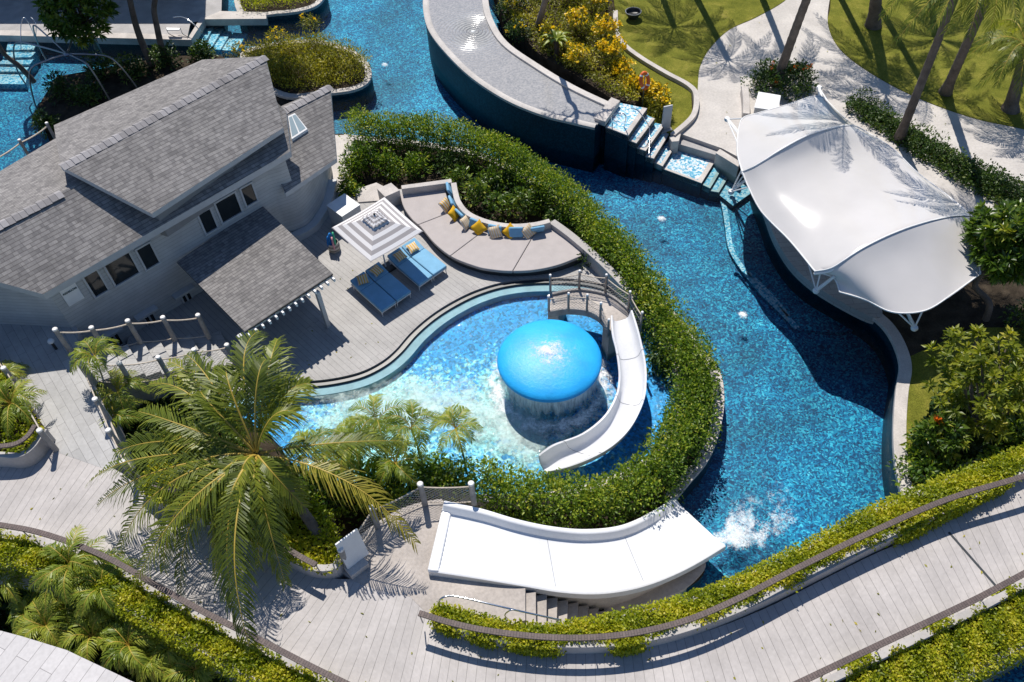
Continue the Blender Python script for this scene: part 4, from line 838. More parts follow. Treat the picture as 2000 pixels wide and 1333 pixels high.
def railing(root, bases, h, r, ropes, net=True, cap=True, mat='post', sag=.06, lean=0):
    """posts (x, y, z base), ropes at given heights, cord net between"""
    tops = []
    for p in bases:
        p = np.array(p); g = MB(); g.tube([p, p + (0, 0, h)], [r * 1.08, r], 10); o = g.build('post', MAT[mat], root, smooth=50)
        if cap: g = MB(); g.lathe(p + (0, 0, h), [(r * 1.06, -.03), (r * 1.1, .01), (r * .9, .035), (0, .04)], 12); g.build('post_cap', MAT['postcap'], o)
    for hz_, rr in ropes:
        g = MB()
        for a, b in zip(bases[:-1], bases[1:]):
            a, b = np.array(a), np.array(b); g.tube([a + (b - a) * k / 8 + (0, 0, hz_ - sag * 4 * (k / 8) * (1 - k / 8)) for k in range(9)], rr, 6)
        g.build('rope', MAT['rope'], root, smooth=60)
    if net:
        g = MB(); lo, hi = .08, max(q[0] for q in ropes)
        for a, b in zip(bases[:-1], bases[1:]):
            a, b = np.array(a), np.array(b); Ls = np.linalg.norm((b - a)[:2]); n = max(3, int(Ls / .13)); hh = hi - lo; k = hh / Ls
            P = lambda s, t: a + (b - a) * s + (0, 0, lo + hh * t - sag * 4 * s * (1 - s) * t)
            for i in range(-n, n + 1):
                for sg_ in (1, -1):
                    s0 = i / n; seg = [(s0 + t * k * 1.0, t if sg_ > 0 else 1 - t) for t in np.linspace(0, 1, 7)]
                    seg = [q for q in seg if 0 <= q[0] <= 1]
                    if len(seg) > 1: g.tube([P(*seg[0]), P(*seg[-1])], .006, 3, cap=False)
        g.build('net', MAT['net'], root)
MAT['bpost'] = M_plain('bronze_post', (.24, .215, .20), .4, .5, .4, var=.15)
bf = thing('rope_railing', 'rope and net railing along the back of the small bridge', 'railing', W(1184, 577, 1.1)); railing(bf, WL([(1075, 575, .8), (1131, 567, 1.0), (1182, 575, 1.12), (1227, 608, 1.22), (1250, 648, 1.2)]), 1.02, .045, [(.85, .02), (.55, .014)], True, True, 'bpost', .04)
bf2 = thing('rope_railing', 'shorter rope and net railing along the front of the small bridge above the blue cap', 'railing', W(1145, 610, 1.1)); railing(bf2, WL([(1072, 612, .8), (1110, 607, 1.0), (1146, 610, 1.12), (1172, 626, 1.2), (1187, 658, 1.0)]), .92, .045, [(.78, .02), (.5, .014)], True, True, 'bpost', .04)
# ================================================================ WIDE SLIDE
ws = thing('wide_slide', 'wide glossy white slide curving down from the upper pad into the river', 'slide', W(850, 1050, ZW))
Uf = [(866, 1002), (940, 1018), (1010, 1038), (1080, 1052), (1150, 1057), (1220, 1048), (1280, 1020), (1327, 985)]; Df = [(838, 1114), (930, 1128), (1020, 1143), (1100, 1156), (1180, 1158), (1260, 1143), (1340, 1110), (1415, 1066)]; zz = [2.02, 1.98, 1.84, 1.42, .95, .5, .08, -.32]
Us = CR([W(*p, z) for p, z in zip(Uf, zz)], 6); Ds = CR([W(*p, z) for p, z in zip(Df, zz)], 6)
rows, lip, low = [], [], []
for p, q in zip(Us, Ds):
    v = q - p; wv = norm(v); up = np.array([0, 0, 1.0]); tt = max(0.2, min(1, (p[2] + .5) / .6))
    rows.append([p - wv * .26 - up * .3, p - wv * .26 + up * .26 * tt, p - wv * .22 + up * .29 * tt, p - wv * .12 + up * .29 * tt, p - wv * .08 + up * .26 * tt, p + up * .03, p + wv * .05] + [p + v * s - up * .02 * math.sin(math.pi * s) for s in (.1, .25, .4, .55, .7, .85, .94)] + [q - wv * .12, q - wv * .07 + up * .05, q + up * .06, q + wv * .05 + up * .03, q + wv * .06 - up * .25, q - wv * .1 - up * .3, p - wv * .1 - up * .3])
g = MB(); g.grid(rows); g.add(rows[0], [list(range(len(rows[0])))]); g.add(rows[-1], [list(range(len(rows[-1])))]); g.build('chute', MAT['gel'], ws, smooth=50)
hd = WL([(874, 982), (893, 986), (866, 1115), (838, 1113)], 2.10); g = MB(); g.prism([p[:2] for p in WL([(866, 981), (884, 984), (857, 1117), (834, 1114)], 2.10)], ZW + .01, 2.10); g.build('head_block', MAT['gel'], ws, smooth=30, bev=.05)
for i in (17, 30):
    g = MB(); g.tube([np.array(p) + (0, 0, .003) for p in rows[i][6:15]], .006, 5); g.build('joint', MAT['galv'], ws)
g = MB()
for k in range(0):
    t = .12 + .76 * k / 6; p = Us[0] + (Ds[0] - Us[0]) * t; q = Us[5] + (Ds[5] - Us[5]) * (t + .015); g.tube([p + (q - p) * .12 + (0, 0, .0), p + (q - p) * .5 + (Ds[0] - Us[0]) * .02 * math.sin(k * 2) + (0, 0, .005), p + (q - p) * .95], [.05, .035, .008], 8)
for k, t in ((18, .2), (18, .8), (30, .25), (30, .8)):
    p = Us[k] + (Ds[k] - Us[k]) * t; g = MB(); g.cyl(p[0], p[1], -1.3, p[2] - .25, .09); g.build('support', MAT['white'], ws)
g = MB(); sk_ = [p + (q - p) * .93 for p, q in zip(Us[6:36], Ds[6:36])]; g.wall([p[:2] for p in sk_], .08, -1.2, [p[2] - .28 for p in sk_]); g.build('side_wall', MAT['stone'], ws)
g = MB(); sk_ = [p - (q - p) * .04 for p, q in zip(Us[2:44], Ds[2:44])]; g.wall([p[:2] for p in sk_], .08, -1.2, [p[2] - .28 for p in sk_]); g.build('side_wall', MAT['stone'], ws)
# steel handrail by the river steps
hr = thing('handrail', 'bent bright steel handrail beside the steps down to the river', 'handrail', W(860, 1190, ZW)); zr_ = ZW + .85
g = MB(); g.tube(CR(WL([(868, 1196, ZW + .1), (857, 1180, ZW + .6), (864, 1168, zr_), (890, 1165, zr_), (960, 1181, zr_), (1020, 1195, zr_ - .15), (1092, 1211, zr_ - .75)]), 6), .026, 8); g.build('rail', MAT['steel'], hr, smooth=60)
g = MB(); g.tube(CR(WL([(998, 1214, ZW), (986, 1202, ZW + .5), (998, 1192, zr_ - .02), (1015, 1193, zr_ - .12)]), 5), .02, 8); g.build('support', MAT['steel'], hr, smooth=60)
# sign board on base by the slide
sb = thing('sign_board', 'blank pale back of a sign board on a weighted base at the pad edge', 'sign', W(695, 1112, ZW))
P4 = [W(688, 1098, ZW + .22), W(704, 1086, ZW + .22)]; ax = norm(P4[1] - P4[0]); c = (P4[0] + P4[1]) / 2
g = MB(); nb_ = norm(np.cross(ax, (0, 0, 1.0))); g.box(c + (0, 0, .62), ax * .36, nb_ * .03, np.array([0, 0, .60]) - nb_ * .10); g.build('panel', MAT['white'], sb, bev=.02)
g = MB(); g.box(W(696, 1106, ZW + .12), ax * .30, nb_ * .22, (0, 0, .12)); g.build('base', MAT['stone'], sb, bev=.02)
# ================================================================ ROPE FENCES
zs = lambda pts, z: WL([(p[0], p[1], p[2] if len(p) > 2 else z) for p in pts])
f1 = thing('rope_fence', 'rope fence with five posts on the wall side of the house stairs', 'fence', W(140, 690, ZW)); railing(f1, zs([(140, 690, 1.8), (208, 686, 1.45), (276, 672, 1.1), (342, 665, .75), (408, 660, .4)], 0), 1.28, .085, [(1.12, .03), (.12, .02)], False)
f2 = thing('rope_fence', 'rope and net fence on the garden side of the house stairs', 'fence', W(262, 752, 1.2)); railing(f2, zs([(186, 748, 1.8), (260, 752, 1.3), (333, 740, .9), (400, 725, .5), (462, 715, .1)], 0), 1.22, .085, [(1.08, .025), (.12, .02)])
f3 = thing('rope_fence', 'rope fence along the palm side of the plank walkway', 'fence', W(238, 900, ZW)); railing(f3, zs([(184, 752), (214, 820), (240, 880), (268, 940)], ZW), 1.15, .085, [(1.0, .022), (.1, .03)], False)
f4 = thing('rope_fence', 'rope and net fence on the outer left side of the plank walkway', 'fence', W(80, 820, ZW)); railing(f4, zs([(-20, 690), (40, 760), (72, 815), (110, 880)], ZW), 1.15, .085, [(1.0, .022), (.1, .03)])
f5 = thing('rope_fence', 'curving rope fence behind the head of the wide white slide', 'fence', W(830, 980, ZW)); railing(f5, zs([(681, 1110), (738, 1030), (830, 985), (926, 984)], ZW), 1.18, .085, [(1.0, .025), (.12, .02)])
f6 = thing('rope_fence', 'rope railing over the dark pool behind the house roof', 'fence', W(0, 330, .4)); railing(f6, WL([(-60, 372, .2), (0, 345, .2), (58, 308, .2), (110, 275, .2)]), 1.0, .07, [(.85, .035)], False)
lp = W(110, 682, ZW); fl_ = thing('floor_lamp', 'small white bollard light standing at the top of the stairs', 'lamp', lp)
g = MB(); g.cyl(lp[0], lp[1], ZW, ZW + .42, .05); g.build('pole', MAT['black'], fl_); g = MB(); g.lathe(lp + (0, 0, .42), [(0, .09), (.08, .07), (.11, .02), (.11, -.03), (0, -.04)], 16); g.build('head', MAT['white'], fl_, smooth=50)
# ================================================================ PLANTERS AND BROWN HANDRAILS
def rail(label, px, z=ZW + .95, every=1.5, foot=.45):
    P = CR(WL(px, z), 6); P = [np.array(p) for p in P]; t = thing('handrail', label, 'handrail', (*P[0][:2], ZW), 'brown slatted handrails along the boardwalk')
    g = MB(); A = offset(P, .075); B = offset(P, -.075); L_ = np.r_[0, np.cumsum(np.linalg.norm(np.diff(np.array(P), axis=0), axis=1))]
    for za, zb, X, Y in ((z, z, A, B), (z - .06, z - .06, B, A), (z - .06, z, A, A), (z, z - .06, B, B)):
        g.grid([[(*p, za) for p in X], [(*p, zb) for p in Y]], 0, [[(l, 0) for l in L_], [(l, .15) for l in L_]])
    for i in (0, -1): g.add([(*A[i], z), (*B[i], z), (*B[i], z - .06), (*A[i], z - .06)], [[0, 1, 2, 3]])
    g.build('cap_rail', MAT['brown'], t)
    n = max(1, int(L_[-1] / every)); R = resample(np.array(P), n + 1)
    for i in range(n + 1):
        p = R[i]; 
        g = MB(); g.tube([(p[0], p[1], z - .05), (p[0], p[1], z - .18), (p[0] + .02, p[1], ZW + foot - .2)], [.018, .018, .018], 6); g.build('bracket', MAT['galv'], t)
    return P
rail('long brown slatted handrail over the vine planter above the river', [(818, 1197), (880, 1216), (950, 1231), (1050, 1243), (1150, 1245), (1250, 1234), (1350, 1208), (1450, 1165), (1560, 1108), (1700, 1040), (1850, 975), (2000, 930), (2120, 890)])
rail('brown slatted handrail along the lower left edge of the boardwalk', [(-60, 1016), (0, 1025), (70, 1038), (150, 1064), (225, 1097), (310, 1146), (400, 1196), (500, 1246), (600, 1298), (690, 1342), (800, 1398)])
rail('brown slatted handrail along the lower right edge of the boardwalk', [(1500, 1362), (1560, 1334), (1640, 1296), (1750, 1244), (1850, 1197), (1920, 1163), (2010, 1115), (2120, 1055)])
rail('brown slatted handrail over the coconut palm planter', [(299, 945), (374, 971), (432, 1000), (520, 1046), (578, 1082), (617, 1103)], every=2.2)
rail('short curved brown handrail over the round planter at the left edge', [(-50, 872), (0, 871), (30, 866), (52, 852), (68, 830)], every=2.2)
PL = {}
def planter(key, label, front_px, zt, width, side, zb=-2.0, soil=-.12, th=.22, cat='planter', back_px=None):
    P = np.array(px_smooth(front_px, zt, 5)); Bk = offset(P, side * width)
    if back_px:
        P = resample(P, 120); Bk = resample(np.array(px_smooth(back_px, zt, 5)), 120)
    t = thing('planter', label, cat, (*P[0], ZW))
    g = MB(); g.wall(P, th, zb, zt, side=side); g.wall(Bk, th * .7, zb, zt - .05, side=-side)
    a, b = offset(P, side * th), offset(Bk, -side * th * .7)
    for i in (0, -1): c0, c1 = P[i], Bk[i]; g.prism([c0, c1, c1 + (P[1] - P[0] if i == 0 else P[-2] - P[-1]) * .3, c0 + (P[1] - P[0] if i == 0 else P[-2] - P[-1]) * .3], zb, zt - .004)
    g.build('wall', MAT['conc'], t, bev=.012); g = MB(); g.grid([[(*p, zt + soil) for p in a], [(*p, zt + soil) for p in b]]); g.build('soil', MAT['soil'], t)
    PL[key] = (P, side, width, zt, Bk); return t
planter('main', 'long curved concrete planter of lime vines between boardwalk and river', [(842, 1208), (900, 1232), (1000, 1256), (1100, 1265), (1200, 1262), (1300, 1246), (1400, 1214), (1500, 1172), (1600, 1123), (1700, 1073), (1800, 1026), (1900, 975), (2010, 920), (2130, 855)], 2.25, .85, 1, back_px=[(858, 1184), (920, 1202), (1000, 1221), (1080, 1226), (1140, 1215), (1210, 1201), (1300, 1180), (1400, 1147), (1500, 1102), (1600, 1051), (1700, 997), (1800, 955), (1870, 926), (2010, 872), (2130, 808)])
planter('low_l', 'concrete planter of hanging vines under the lower left handrail', [(-70, 1028), (40, 1042), (110, 1060), (180, 1087), (260, 1124), (350, 1174), (450, 1226), (550, 1277), (650, 1326), (770, 1388)], 2.2, .85, -1)
planter('low_r', 'concrete planter of hanging vines under the lower right handrail', [(1500, 1372), (1570, 1342), (1660, 1300), (1760, 1252), (1860, 1204), (1930, 1170), (2020, 1122), (2120, 1065)], 2.2, 1.35, -1)
pp = px_smooth([(268, 952), (285, 972), (315, 984), (345, 992), (390, 1012), (440, 1034), (530, 1078), (600, 1112), (655, 1112), (672, 1080)], 2.3, 4)
pt = thing('planter', 'concrete planter holding the tall coconut palm beside the boardwalk', 'planter', (*pp[0], ZW))
g = MB(); g.wall(pp, .2, -1.5, 2.3, side=1); g.build('wall', MAT['conc'], pt, bev=.012)
palm_bed = pp + XY([(650, 1010), (560, 930), (420, 900), (300, 905)], 2.15)
g = MB(); g.prism([p for p in offset(np.array(pp), .1)] + XY([(650, 1010), (560, 930), (420, 900), (300, 905)], 2.15), -1.5, 2.15); g.build('soil', MAT['soil'], pt)
rp = px_smooth([(-60, 890), (0, 893), (24, 895), (48, 889), (68, 873), (80, 856), (92, 838)], 2.42, 5)
pt = thing('planter', 'rounded concrete planter at the left edge beside the plank walkway', 'planter', (*rp[0], ZW))
g = MB(); g.wall(rp, .2, .5, 2.42, side=1); g.build('wall', MAT['conc'], pt, bev=.02)
round_bed = [p for p in offset(np.array(rp), .1)] + XY([(60, 800), (20, 740), (-80, 690)], 2.28)
g = MB(); g.prism(round_bed, .5, 2.28); g.build('soil', MAT['soil'], pt)
# white tiled roof at the lower left corner
lrf = [W(p[0], p[1], 2.6 - .0 * i) for i, p in enumerate([(-60, 1214), (0, 1232), (42, 1243), (130, 1270), (262, 1333), (330, 1375), (200, 1560), (-120, 1460)])]
pv = thing('pavilion', 'pavilion with pale tiled roof at the lower left corner', 'pavilion', (*lrf[0][:2], -.5))
MAT['paletile'] = M_boards('pale_roof_tiles', (.56, .535, .53), (.50, .478, .472), (.24, .225, .222), 1.5, .40, 0, .008, .08)
g = MB(); td = norm(W(10, 1320, 2.6)[:2] - W(48, 1272, 2.6)[:2]); tuv = lambda p: (float(np.dot(p, td)), float(np.dot(p, (-td[1], td[0])))); g.prism([p[:2] for p in lrf], 2.42, 2.6, uvf=tuv); g.build('roof', [MAT['paletile']], pv)
c = sum(lrf) / len(lrf); g = MB(); g.prism([(p + (c - p) * .2)[:2] for p in lrf], -.6, 2.42); g.build('wall', MAT['siding'], pv)
# ================================================================ TENSILE CANOPY
can = thing('canopy', 'large white tensile canopy with two arched ridges beside the river', 'canopy', W(1660, 450, 0))
rowsC = [
 [(1441, 262, 2.35), (1450, 232, 2.3), (1482, 221, 2.35), (1545, 203, 2.5), (1582, 190, 2.55), (1607, 191, 2.55), (1632, 215, 2.55)],
 [(1440, 300, 2.45), (1462, 272, 2.6), (1500, 250, 2.8), (1552, 232, 2.95), (1600, 222, 2.95), (1635, 222, 2.85), (1660, 240, 2.6)],
 [(1450, 336, 2.55), (1480, 322, 2.95), (1530, 290, 3.4), (1580, 264, 3.6), (1628, 250, 3.5), (1665, 246, 3.1), (1688, 256, 2.7)],
 [(1462, 366, 2.35), (1500, 348, 2.75), (1550, 320, 3.0), (1605, 297, 3.1), (1660, 285, 3.0), (1710, 280, 2.8), (1742, 290, 2.6)],
 [(1488, 415, 2.15), (1530, 390, 2.55), (1580, 362, 2.75), (1640, 335, 2.85), (1700, 325, 2.8), (1755, 320, 2.65), (1792, 338, 2.5)],
 [(1542, 470, 2.1), (1585, 450, 2.5), (1640, 415, 2.8), (1700, 388, 2.9), (1760, 372, 2.8), (1810, 365, 2.65), (1850, 382, 2.5)],
 [(1592, 531, 2.3), (1627, 523, 2.7), (1680, 488, 3.2), (1740, 458, 3.4), (1800, 437, 3.3), (1855, 424, 2.95), (1898, 422, 2.55)],
 [(1628, 543, 2.2), (1658, 545, 2.5), (1700, 528, 2.8), (1760, 505, 2.9), (1820, 490, 2.8), (1870, 478, 2.6), (1906, 470, 2.4)],
 [(1640, 571, 2.0), (1690, 586, 2.05), (1735, 608, 2.1), (1775, 612, 2.15), (1815, 604, 2.15), (1860, 575, 2.15), (1915, 535, 2.2)]]
def densify(rows, n):
    R = [CR([W(*p) for p in r], n) for r in rows]; out = []
    for a in range(len(R) - 1):   # ridges (rows 2 and 6) stay creased
        i0 = a - 1 if a not in (2, 6) and a > 0 else a; i3 = a + 2 if a + 1 not in (2, 6) and a + 2 < len(R) else a + 1
        for k in range(n):
            t = k / n; row = []
            for j in range(len(R[0])):
                A, B_, C, D = R[i0][j], R[a][j], R[a + 1][j], R[i3][j]
                row.append(.5 * (2 * B_ + (C - A) * t + (2 * A - 5 * B_ + 4 * C - D) * t * t + (3 * B_ - A - 3 * C + D) * t ** 3))
            out.append(row)
    out.append(R[-1]); return out
fab = densify(rowsC, 6)
m, nt, out = newmat('membrane'); v = coord(nt)
p_ = princ(nt, None, mixc(nt, 1.0, (.62, .595, .58), ramp_val(nt, noise(nt, v, .8, 4), .96, 1.04), 'MULTIPLY'), .17, .45)
tr_ = nt.nodes.new('ShaderNodeBsdfTranslucent'); tr_.inputs[0].default_value = (.5, .48, .46, 1); mx = nt.nodes.new('ShaderNodeMixShader'); mx.inputs[0].default_value = .06
nt.links.new(p_.outputs[0], mx.inputs[1]); nt.links.new(tr_.outputs[0], mx.inputs[2]); nt.links.new(mx.outputs[0], out.inputs[0]); MAT['membrane'] = m
g = MB(); g.grid(fab); fb = g.build('fabric', m, can, smooth=75)
g = MB()
for edge in (fab[0], fab[-1], [r[0] for r in fab], [r[-1] for r in fab]): g.tube(edge, .03, 6)
g.build('edge_cable', MAT['white'], fb, smooth=60)
for ri in (12, 36):
    g = MB(); g.tube([p + (0, 0, .012) for p in fab[ri]], .028, 6); g.build('ridge_seam', MAT['white'], fb, smooth=60)
    g = MB(); g.tube([p - (0, 0, .10) for p in fab[ri]], .06, 8); g.build('arch_beam', MAT['white'], can, smooth=60)
def bracket(tip, ends, thick):
    g = MB(); T_ = W(*tip)
    for e in ends: g.tube([T_, e], .03, 6)
    g.tube([T_, thick], [.075, .055], 10); g.lathe(T_, [(0, .10), (.10, .07), (.13, 0), (.10, -.08), (0, -.1)], 12)
    g.build('corner_strut', MAT['white'], can, smooth=50)
N_ = len(fab[0]) - 1
bracket((1420, 233, 1.9), [fab[0][0], fab[3][0], fab[0][6]], W(1452, 270, 2.2))
bracket((1600, 172, 2.3), [fab[0][N_ - 8], fab[0][N_ - 4]], W(1606, 200, 2.45))
bracket((1428, 375, 1.5), [fab[11][0], fab[14][0], fab[18][0]], W(1459, 350, 2.3))
bracket((1594, 568, 1.5), [fab[34][0], fab[38][0], fab[42][0]], W(1630, 540, 2.35))
bracket((1786, 641, 1.5), [fab[-1][15], fab[-1][18], fab[-1][22]], W(1772, 610, 2.0))
bracket((1925, 455, 2.1), [fab[33][-1], fab[38][-1]], W(1900, 440, 2.4))
for (x, y, z) in ((1545, 300, 2.9), (1735, 425, 2.6), (1650, 262, 2.9), (1830, 445, 2.7)):
    p = W(x, y, z); g = MB(); g.cyl(p[0], p[1], -.1, z, .10); g.build('column', MAT['white'], can, smooth=50)
# ================================================================ SMALL THINGS, TOP RIGHT
lb = W(1262, 205, .2); lr = thing('life_ring', 'orange life ring hung on a thin post in the yellow flower bed', 'life ring', lb)
g = MB(); pt_ = W(1256, 190, .8); g.cyl(pt_[0], pt_[1], .2, 2.0, .03); g.build('post', MAT['galv'], lr)
c = W(1259, 158, 1.75); ax = norm(np.array([.35, -.75, .3])); e1 = norm(np.cross(ax, (0, 0, 1.0))); e2 = np.cross(e1, ax)
g = MB(); g.tube([c + (e1 * math.cos(a) * .55 + e2 * math.sin(a)) * .36 for a in np.linspace(0, 2 * math.pi, 25)[:-1]], .085, 10, closed=True); g.build('ring', M_plain('orange_ring', (.70, .13, .02), .5, .4), lr, smooth=60)
g = MB()
for a in (.8, 2.4, 3.9, 5.5):
    q = [c + (e1 * math.cos(b) * .55 + e2 * math.sin(b)) * .36 for b in (a - .12, a, a + .12)]; g.tube(q, .09, 10)
g.build('white_band', MAT['white'], lr, smooth=60)
sp_ = thing('notice_panel', 'upright pale panel standing at the end of the yellow flower bed', 'panel', W(1302, 255, 0)); q0 = W(1300, 250, .1)
g = MB(); g.abox(q0[0], q0[1], .05, 1.3, .22, .04, .25); g.build('panel', MAT['trim'], sp_, bev=.02); g = MB(); g.abox(q0[0], q0[1], -.05, .05, .28, .2, .25); g.build('base', MAT['stone'], sp_)
uc = WL([(1482, 181), (1524, 188), (1519, 217), (1474, 211)], .95); ub = thing('utility_box', 'white metal utility box beside the round bush at the canopy', 'box', (*uc[0][:2], 0))
g = MB(); g.prism([p[:2] for p in uc], 0, .93); g.build('body', MAT['trim'], ub, bev=.015); cu_ = sum(uc) / 4; g = MB(); g.prism([(p + (p - cu_) * .04)[:2] for p in uc], .935, .98); g.build('lid', MAT['white'], ub, bev=.01)
kb_ = px_smooth([(1455, 168), (1458, 195), (1458, 222)], .45, 4); g = MB(); g.wall(kb_, .32, 0, .45); tag(g.build('bench_kerb', MAT['stone'], org=(*kb_[0], 0), bev=.03), 'short pale stone bench wall beside the round bush', 'wall')
bw = W(1236, 36, .05); bo = thing('bowl', 'round dark bowl with metal rim on the shaded lawn', 'bowl', bw)
g = MB(); g.lathe(bw, [(.0, .02), (.25, .05), (.38, .25), (.42, .38), (.38, .38), (.34, .22), (0, .1)], 28); g.build('body', MAT['dark'], bo, smooth=50); g = MB(); g.tube([bw + np.array([.42 * math.cos(a), .42 * math.sin(a), .39]) for a in np.linspace(0, 2 * math.pi, 29)[:-1]], .022, 6, closed=True); g.build('rim', MAT['galv'], bo, smooth=60)
def hand(label, pts, r=.024, base=(0, 0, 0)):
    t = thing('pool_handrail', label, 'handrail', base)
    for P in pts: g = MB(); g.tube(CR(WL(P), 6), r, 8); g.build('rail', MAT['steel'], t, smooth=60)
hand('curved steel handrail at the top of the cascade steps', [[(1196, 241, .95), (1194, 228, 1.5), (1208, 222, 1.75), (1222, 226, 1.7), (1219, 248, .95)], [(1232, 212, 1.7), (1245, 216, 1.65), (1258, 232, 1.3), (1268, 252, .6), (1268, 300, .28)]], base=W(1208, 244, .95))
hand('steel ladder rail at the steps of the far left pool', [[(41, 98, -.6), (41, 50, .5), (46, 35, .75), (56, 45, .5), (66, 68, -.2)], [(60, 34, .75), (70, 46, .5), (70, 72, -.2)]], base=W(50, 80, -.3))
hand('arched steel handrail at the shaded pool steps behind the house', [[(338, 34, .6), (355, 33, .7), (372, 42, .6), (392, 62, .2), (407, 86, -.7)]], base=W(380, 60, -.3))
lo_ = thing('bench', 'small steel framed bench on the shaded pool deck', 'bench', W(345, 72, -.25))
g = MB(); q = WL([(324, 54, .2), (352, 55, .2), (350, 59, .2), (326, 59, .2)]); g.prism([p[:2] for p in q], .16, .2); g.build('seat', MAT['white'], lo_)
for s in (0, 1): g = MB(); a = q[0] if s == 0 else q[1]; g.tube(CR([a, a + (.1, -.2, -.25), a + (.45, -.3, -.42), a + (.5, -.1, -.43)], 4), .02, 6); g.build('leg', MAT['steel'], lo_)
# climbing dome behind the house
dm = thing('climbing_dome', 'dark metal climbing dome with six arched legs behind the house roof', 'climbing frame', W(130, 150, RW)); apx = W(131, 106, 2.6)
for fx, fy, fz in ((50, 165, -.6), (86, 235, -.6), (228, 225, -.6), (282, 205, -.6), (205, 118, -.6), (92, 120, -.6)):
    f_ = W(fx, fy, fz); mid_ = (apx + f_) / 2; mid_[2] = apx[2] * .80; mid_[:2] = apx[:2] + (f_[:2] - apx[:2]) * .78
    g = MB(); g.tube(CR([apx, apx + (mid_ - apx) * .5 + (0, 0, .12), mid_, f_ + (0, 0, 1.0), f_], 6), .042, 8); g.build('leg', MAT['galv'], dm, smooth=60)
g = MB(); g.lathe(apx, [(0, .08), (.12, .05), (.16, 0), (.12, -.06), (0, -.08)], 16); g.build('hub', MAT['galv'], dm, smooth=50)
# ================================================================ PLANTS
def rand_dirs(n, up=.35):
    v = rng.normal(size=(n, 3)); v[:, 2] += up; return v / np.linalg.norm(v, axis=1)[:, None]
def leaves(name, P, N, L, Wd, mat, parent=None, org=None, rnd=None, fold=.18, jit=.35):
    """one mesh of many small folded leaves at points P; N = leaf axis directions"""
    P = np.asarray(P, float); N = np.asarray(N, float); n = len(P)
    Ls = L * rng.uniform(.65, 1.3, n)[:, None]; Ws = Wd * rng.uniform(.7, 1.25, n)[:, None]
    s = np.cross(N, rng.normal(size=(n, 3)) * .6 + np.array([0, 0, 1.0])); s /= np.linalg.norm(s, axis=1)[:, None] + 1e-9
    q = np.cross(s, N)
    off = np.zeros(3)
    if parent is not None: off = origin(parent)
    elif org is not None: off = np.array(org, float)
    V = np.empty((n, 5, 3)); B = P - off
    V[:, 0] = B; V[:, 1] = B + N * Ls * .5 + s * Ws * .5 + q * Ws * fold; V[:, 2] = B + N * Ls * .48; V[:, 3] = B + N * Ls * .5 - s * Ws * .5 + q * Ws * fold; V[:, 4] = B + N * Ls - np.array([0, 0, 1.0]) * Ls * .12
    i = (np.arange(n) * 5)[:, None]
    Fc = np.stack([np.hstack([i, i + 1, i + 4, i + 2]), np.hstack([i, i + 2, i + 4, i + 3])], 1).reshape(-1, 4)
    me = bpy.data.meshes.new(name); me.vertices.add(n * 5); me.vertices.foreach_set('co', V.ravel())
    me.loops.add(Fc.size); me.loops.foreach_set('vertex_index', Fc.ravel().astype(np.int32)); me.polygons.add(len(Fc)); me.polygons.foreach_set('loop_start', np.arange(0, Fc.size, 4, dtype=np.int32)); me.polygons.foreach_set('loop_total', np.full(len(Fc), 4, np.int32))
    r = rng.random(n) if rnd is None else np.clip(rnd + rng.normal(0, .16, n), 0, 1)
    at = me.attributes.new('rnd', 'FLOAT', 'POINT'); at.data.foreach_set('value', np.repeat(r, 5).astype(np.float32))
    me.materials.append(mat); me.update(calc_edges=True); me.validate()
    o = bpy.data.objects.new(name, me); COL.objects.link(o)
    if parent is not None: o.parent = parent
    elif org is not None: o.location = tuple(off)
    return o
def lumps(C, R, per, flat=1.0, up=.5):
    """leaf positions and axes over lumps (centres C, radii R): leaves sit in the outer shell and point outwards"""
    C = np.asarray(C, float); R = np.broadcast_to(np.asarray(R, float), (len(C),))
    d = rand_dirs(len(C) * per, .25); r = rng.uniform(.45, 1.05, len(d)) ** .6
    c = np.repeat(C, per, 0); rr = np.repeat(R, per)
    off = d * (r * rr)[:, None]; off[:, 2] *= flat
    N = d * .8 + rand_dirs(len(d), up) * .75; N /= np.linalg.norm(N, axis=1)[:, None]
    tone = np.clip(.45 + .25 * rng.normal(size=len(C)), .1, .95)
    return c + off, N, np.repeat(tone, per)
def hedge(name, label, path, z, h, wd, mat, step=.32, per=26, L=.125, Wl=.066, cat='hedge', group=None, rad=.27, top_bias=0):
    P = resample(np.array(path)[:, :2], int(length(np.array(path)[:, :2]) / step) + 2)
    T = np.gradient(P, axis=0); T /= np.linalg.norm(T, axis=1)[:, None]; S = np.stack([-T[:, 1], T[:, 0]], 1)
    C = []
    for i in range(len(P)):
        wv_ = wd * (1 + .14 * math.sin(i * .7) + .10 * math.sin(i * 1.9 + 1)); hv = h * (1 + .07 * math.sin(i * .5 + 2) + .05 * math.sin(i * 1.7))
        for a in np.linspace(0, math.pi, max(5, int((2 * h + wd) / .36))):
            x, zz_ = math.cos(a), math.sin(a); k = 1 / max(abs(x), zz_, .35); k = k ** .72
            q = P[i] + S[i] * x * k * wv_ * .5 + rng.normal(0, .07, 2); C.append((q[0], q[1], z + max(.1, zz_ * k * hv * .88) + rng.normal(0, .07)))
        C.append((*(P[i] + rng.normal(0, .1, 2)), z + hv * .5))
    C = np.array(C); p, N, t = lumps(C, rng.uniform(.6, 1.45, len(C)) * rad, per)
    t = t * .6 + .4 * np.clip((p[:, 2] - z) / h, 0, 1)  # leaf tone rises with height, the sunlit top put into the colour
    th = thing(name, label, cat, (*P[len(P) // 2], z), group)
    leaves('foliage', p, N, L, Wl, mat, th, rnd=t)
    return th
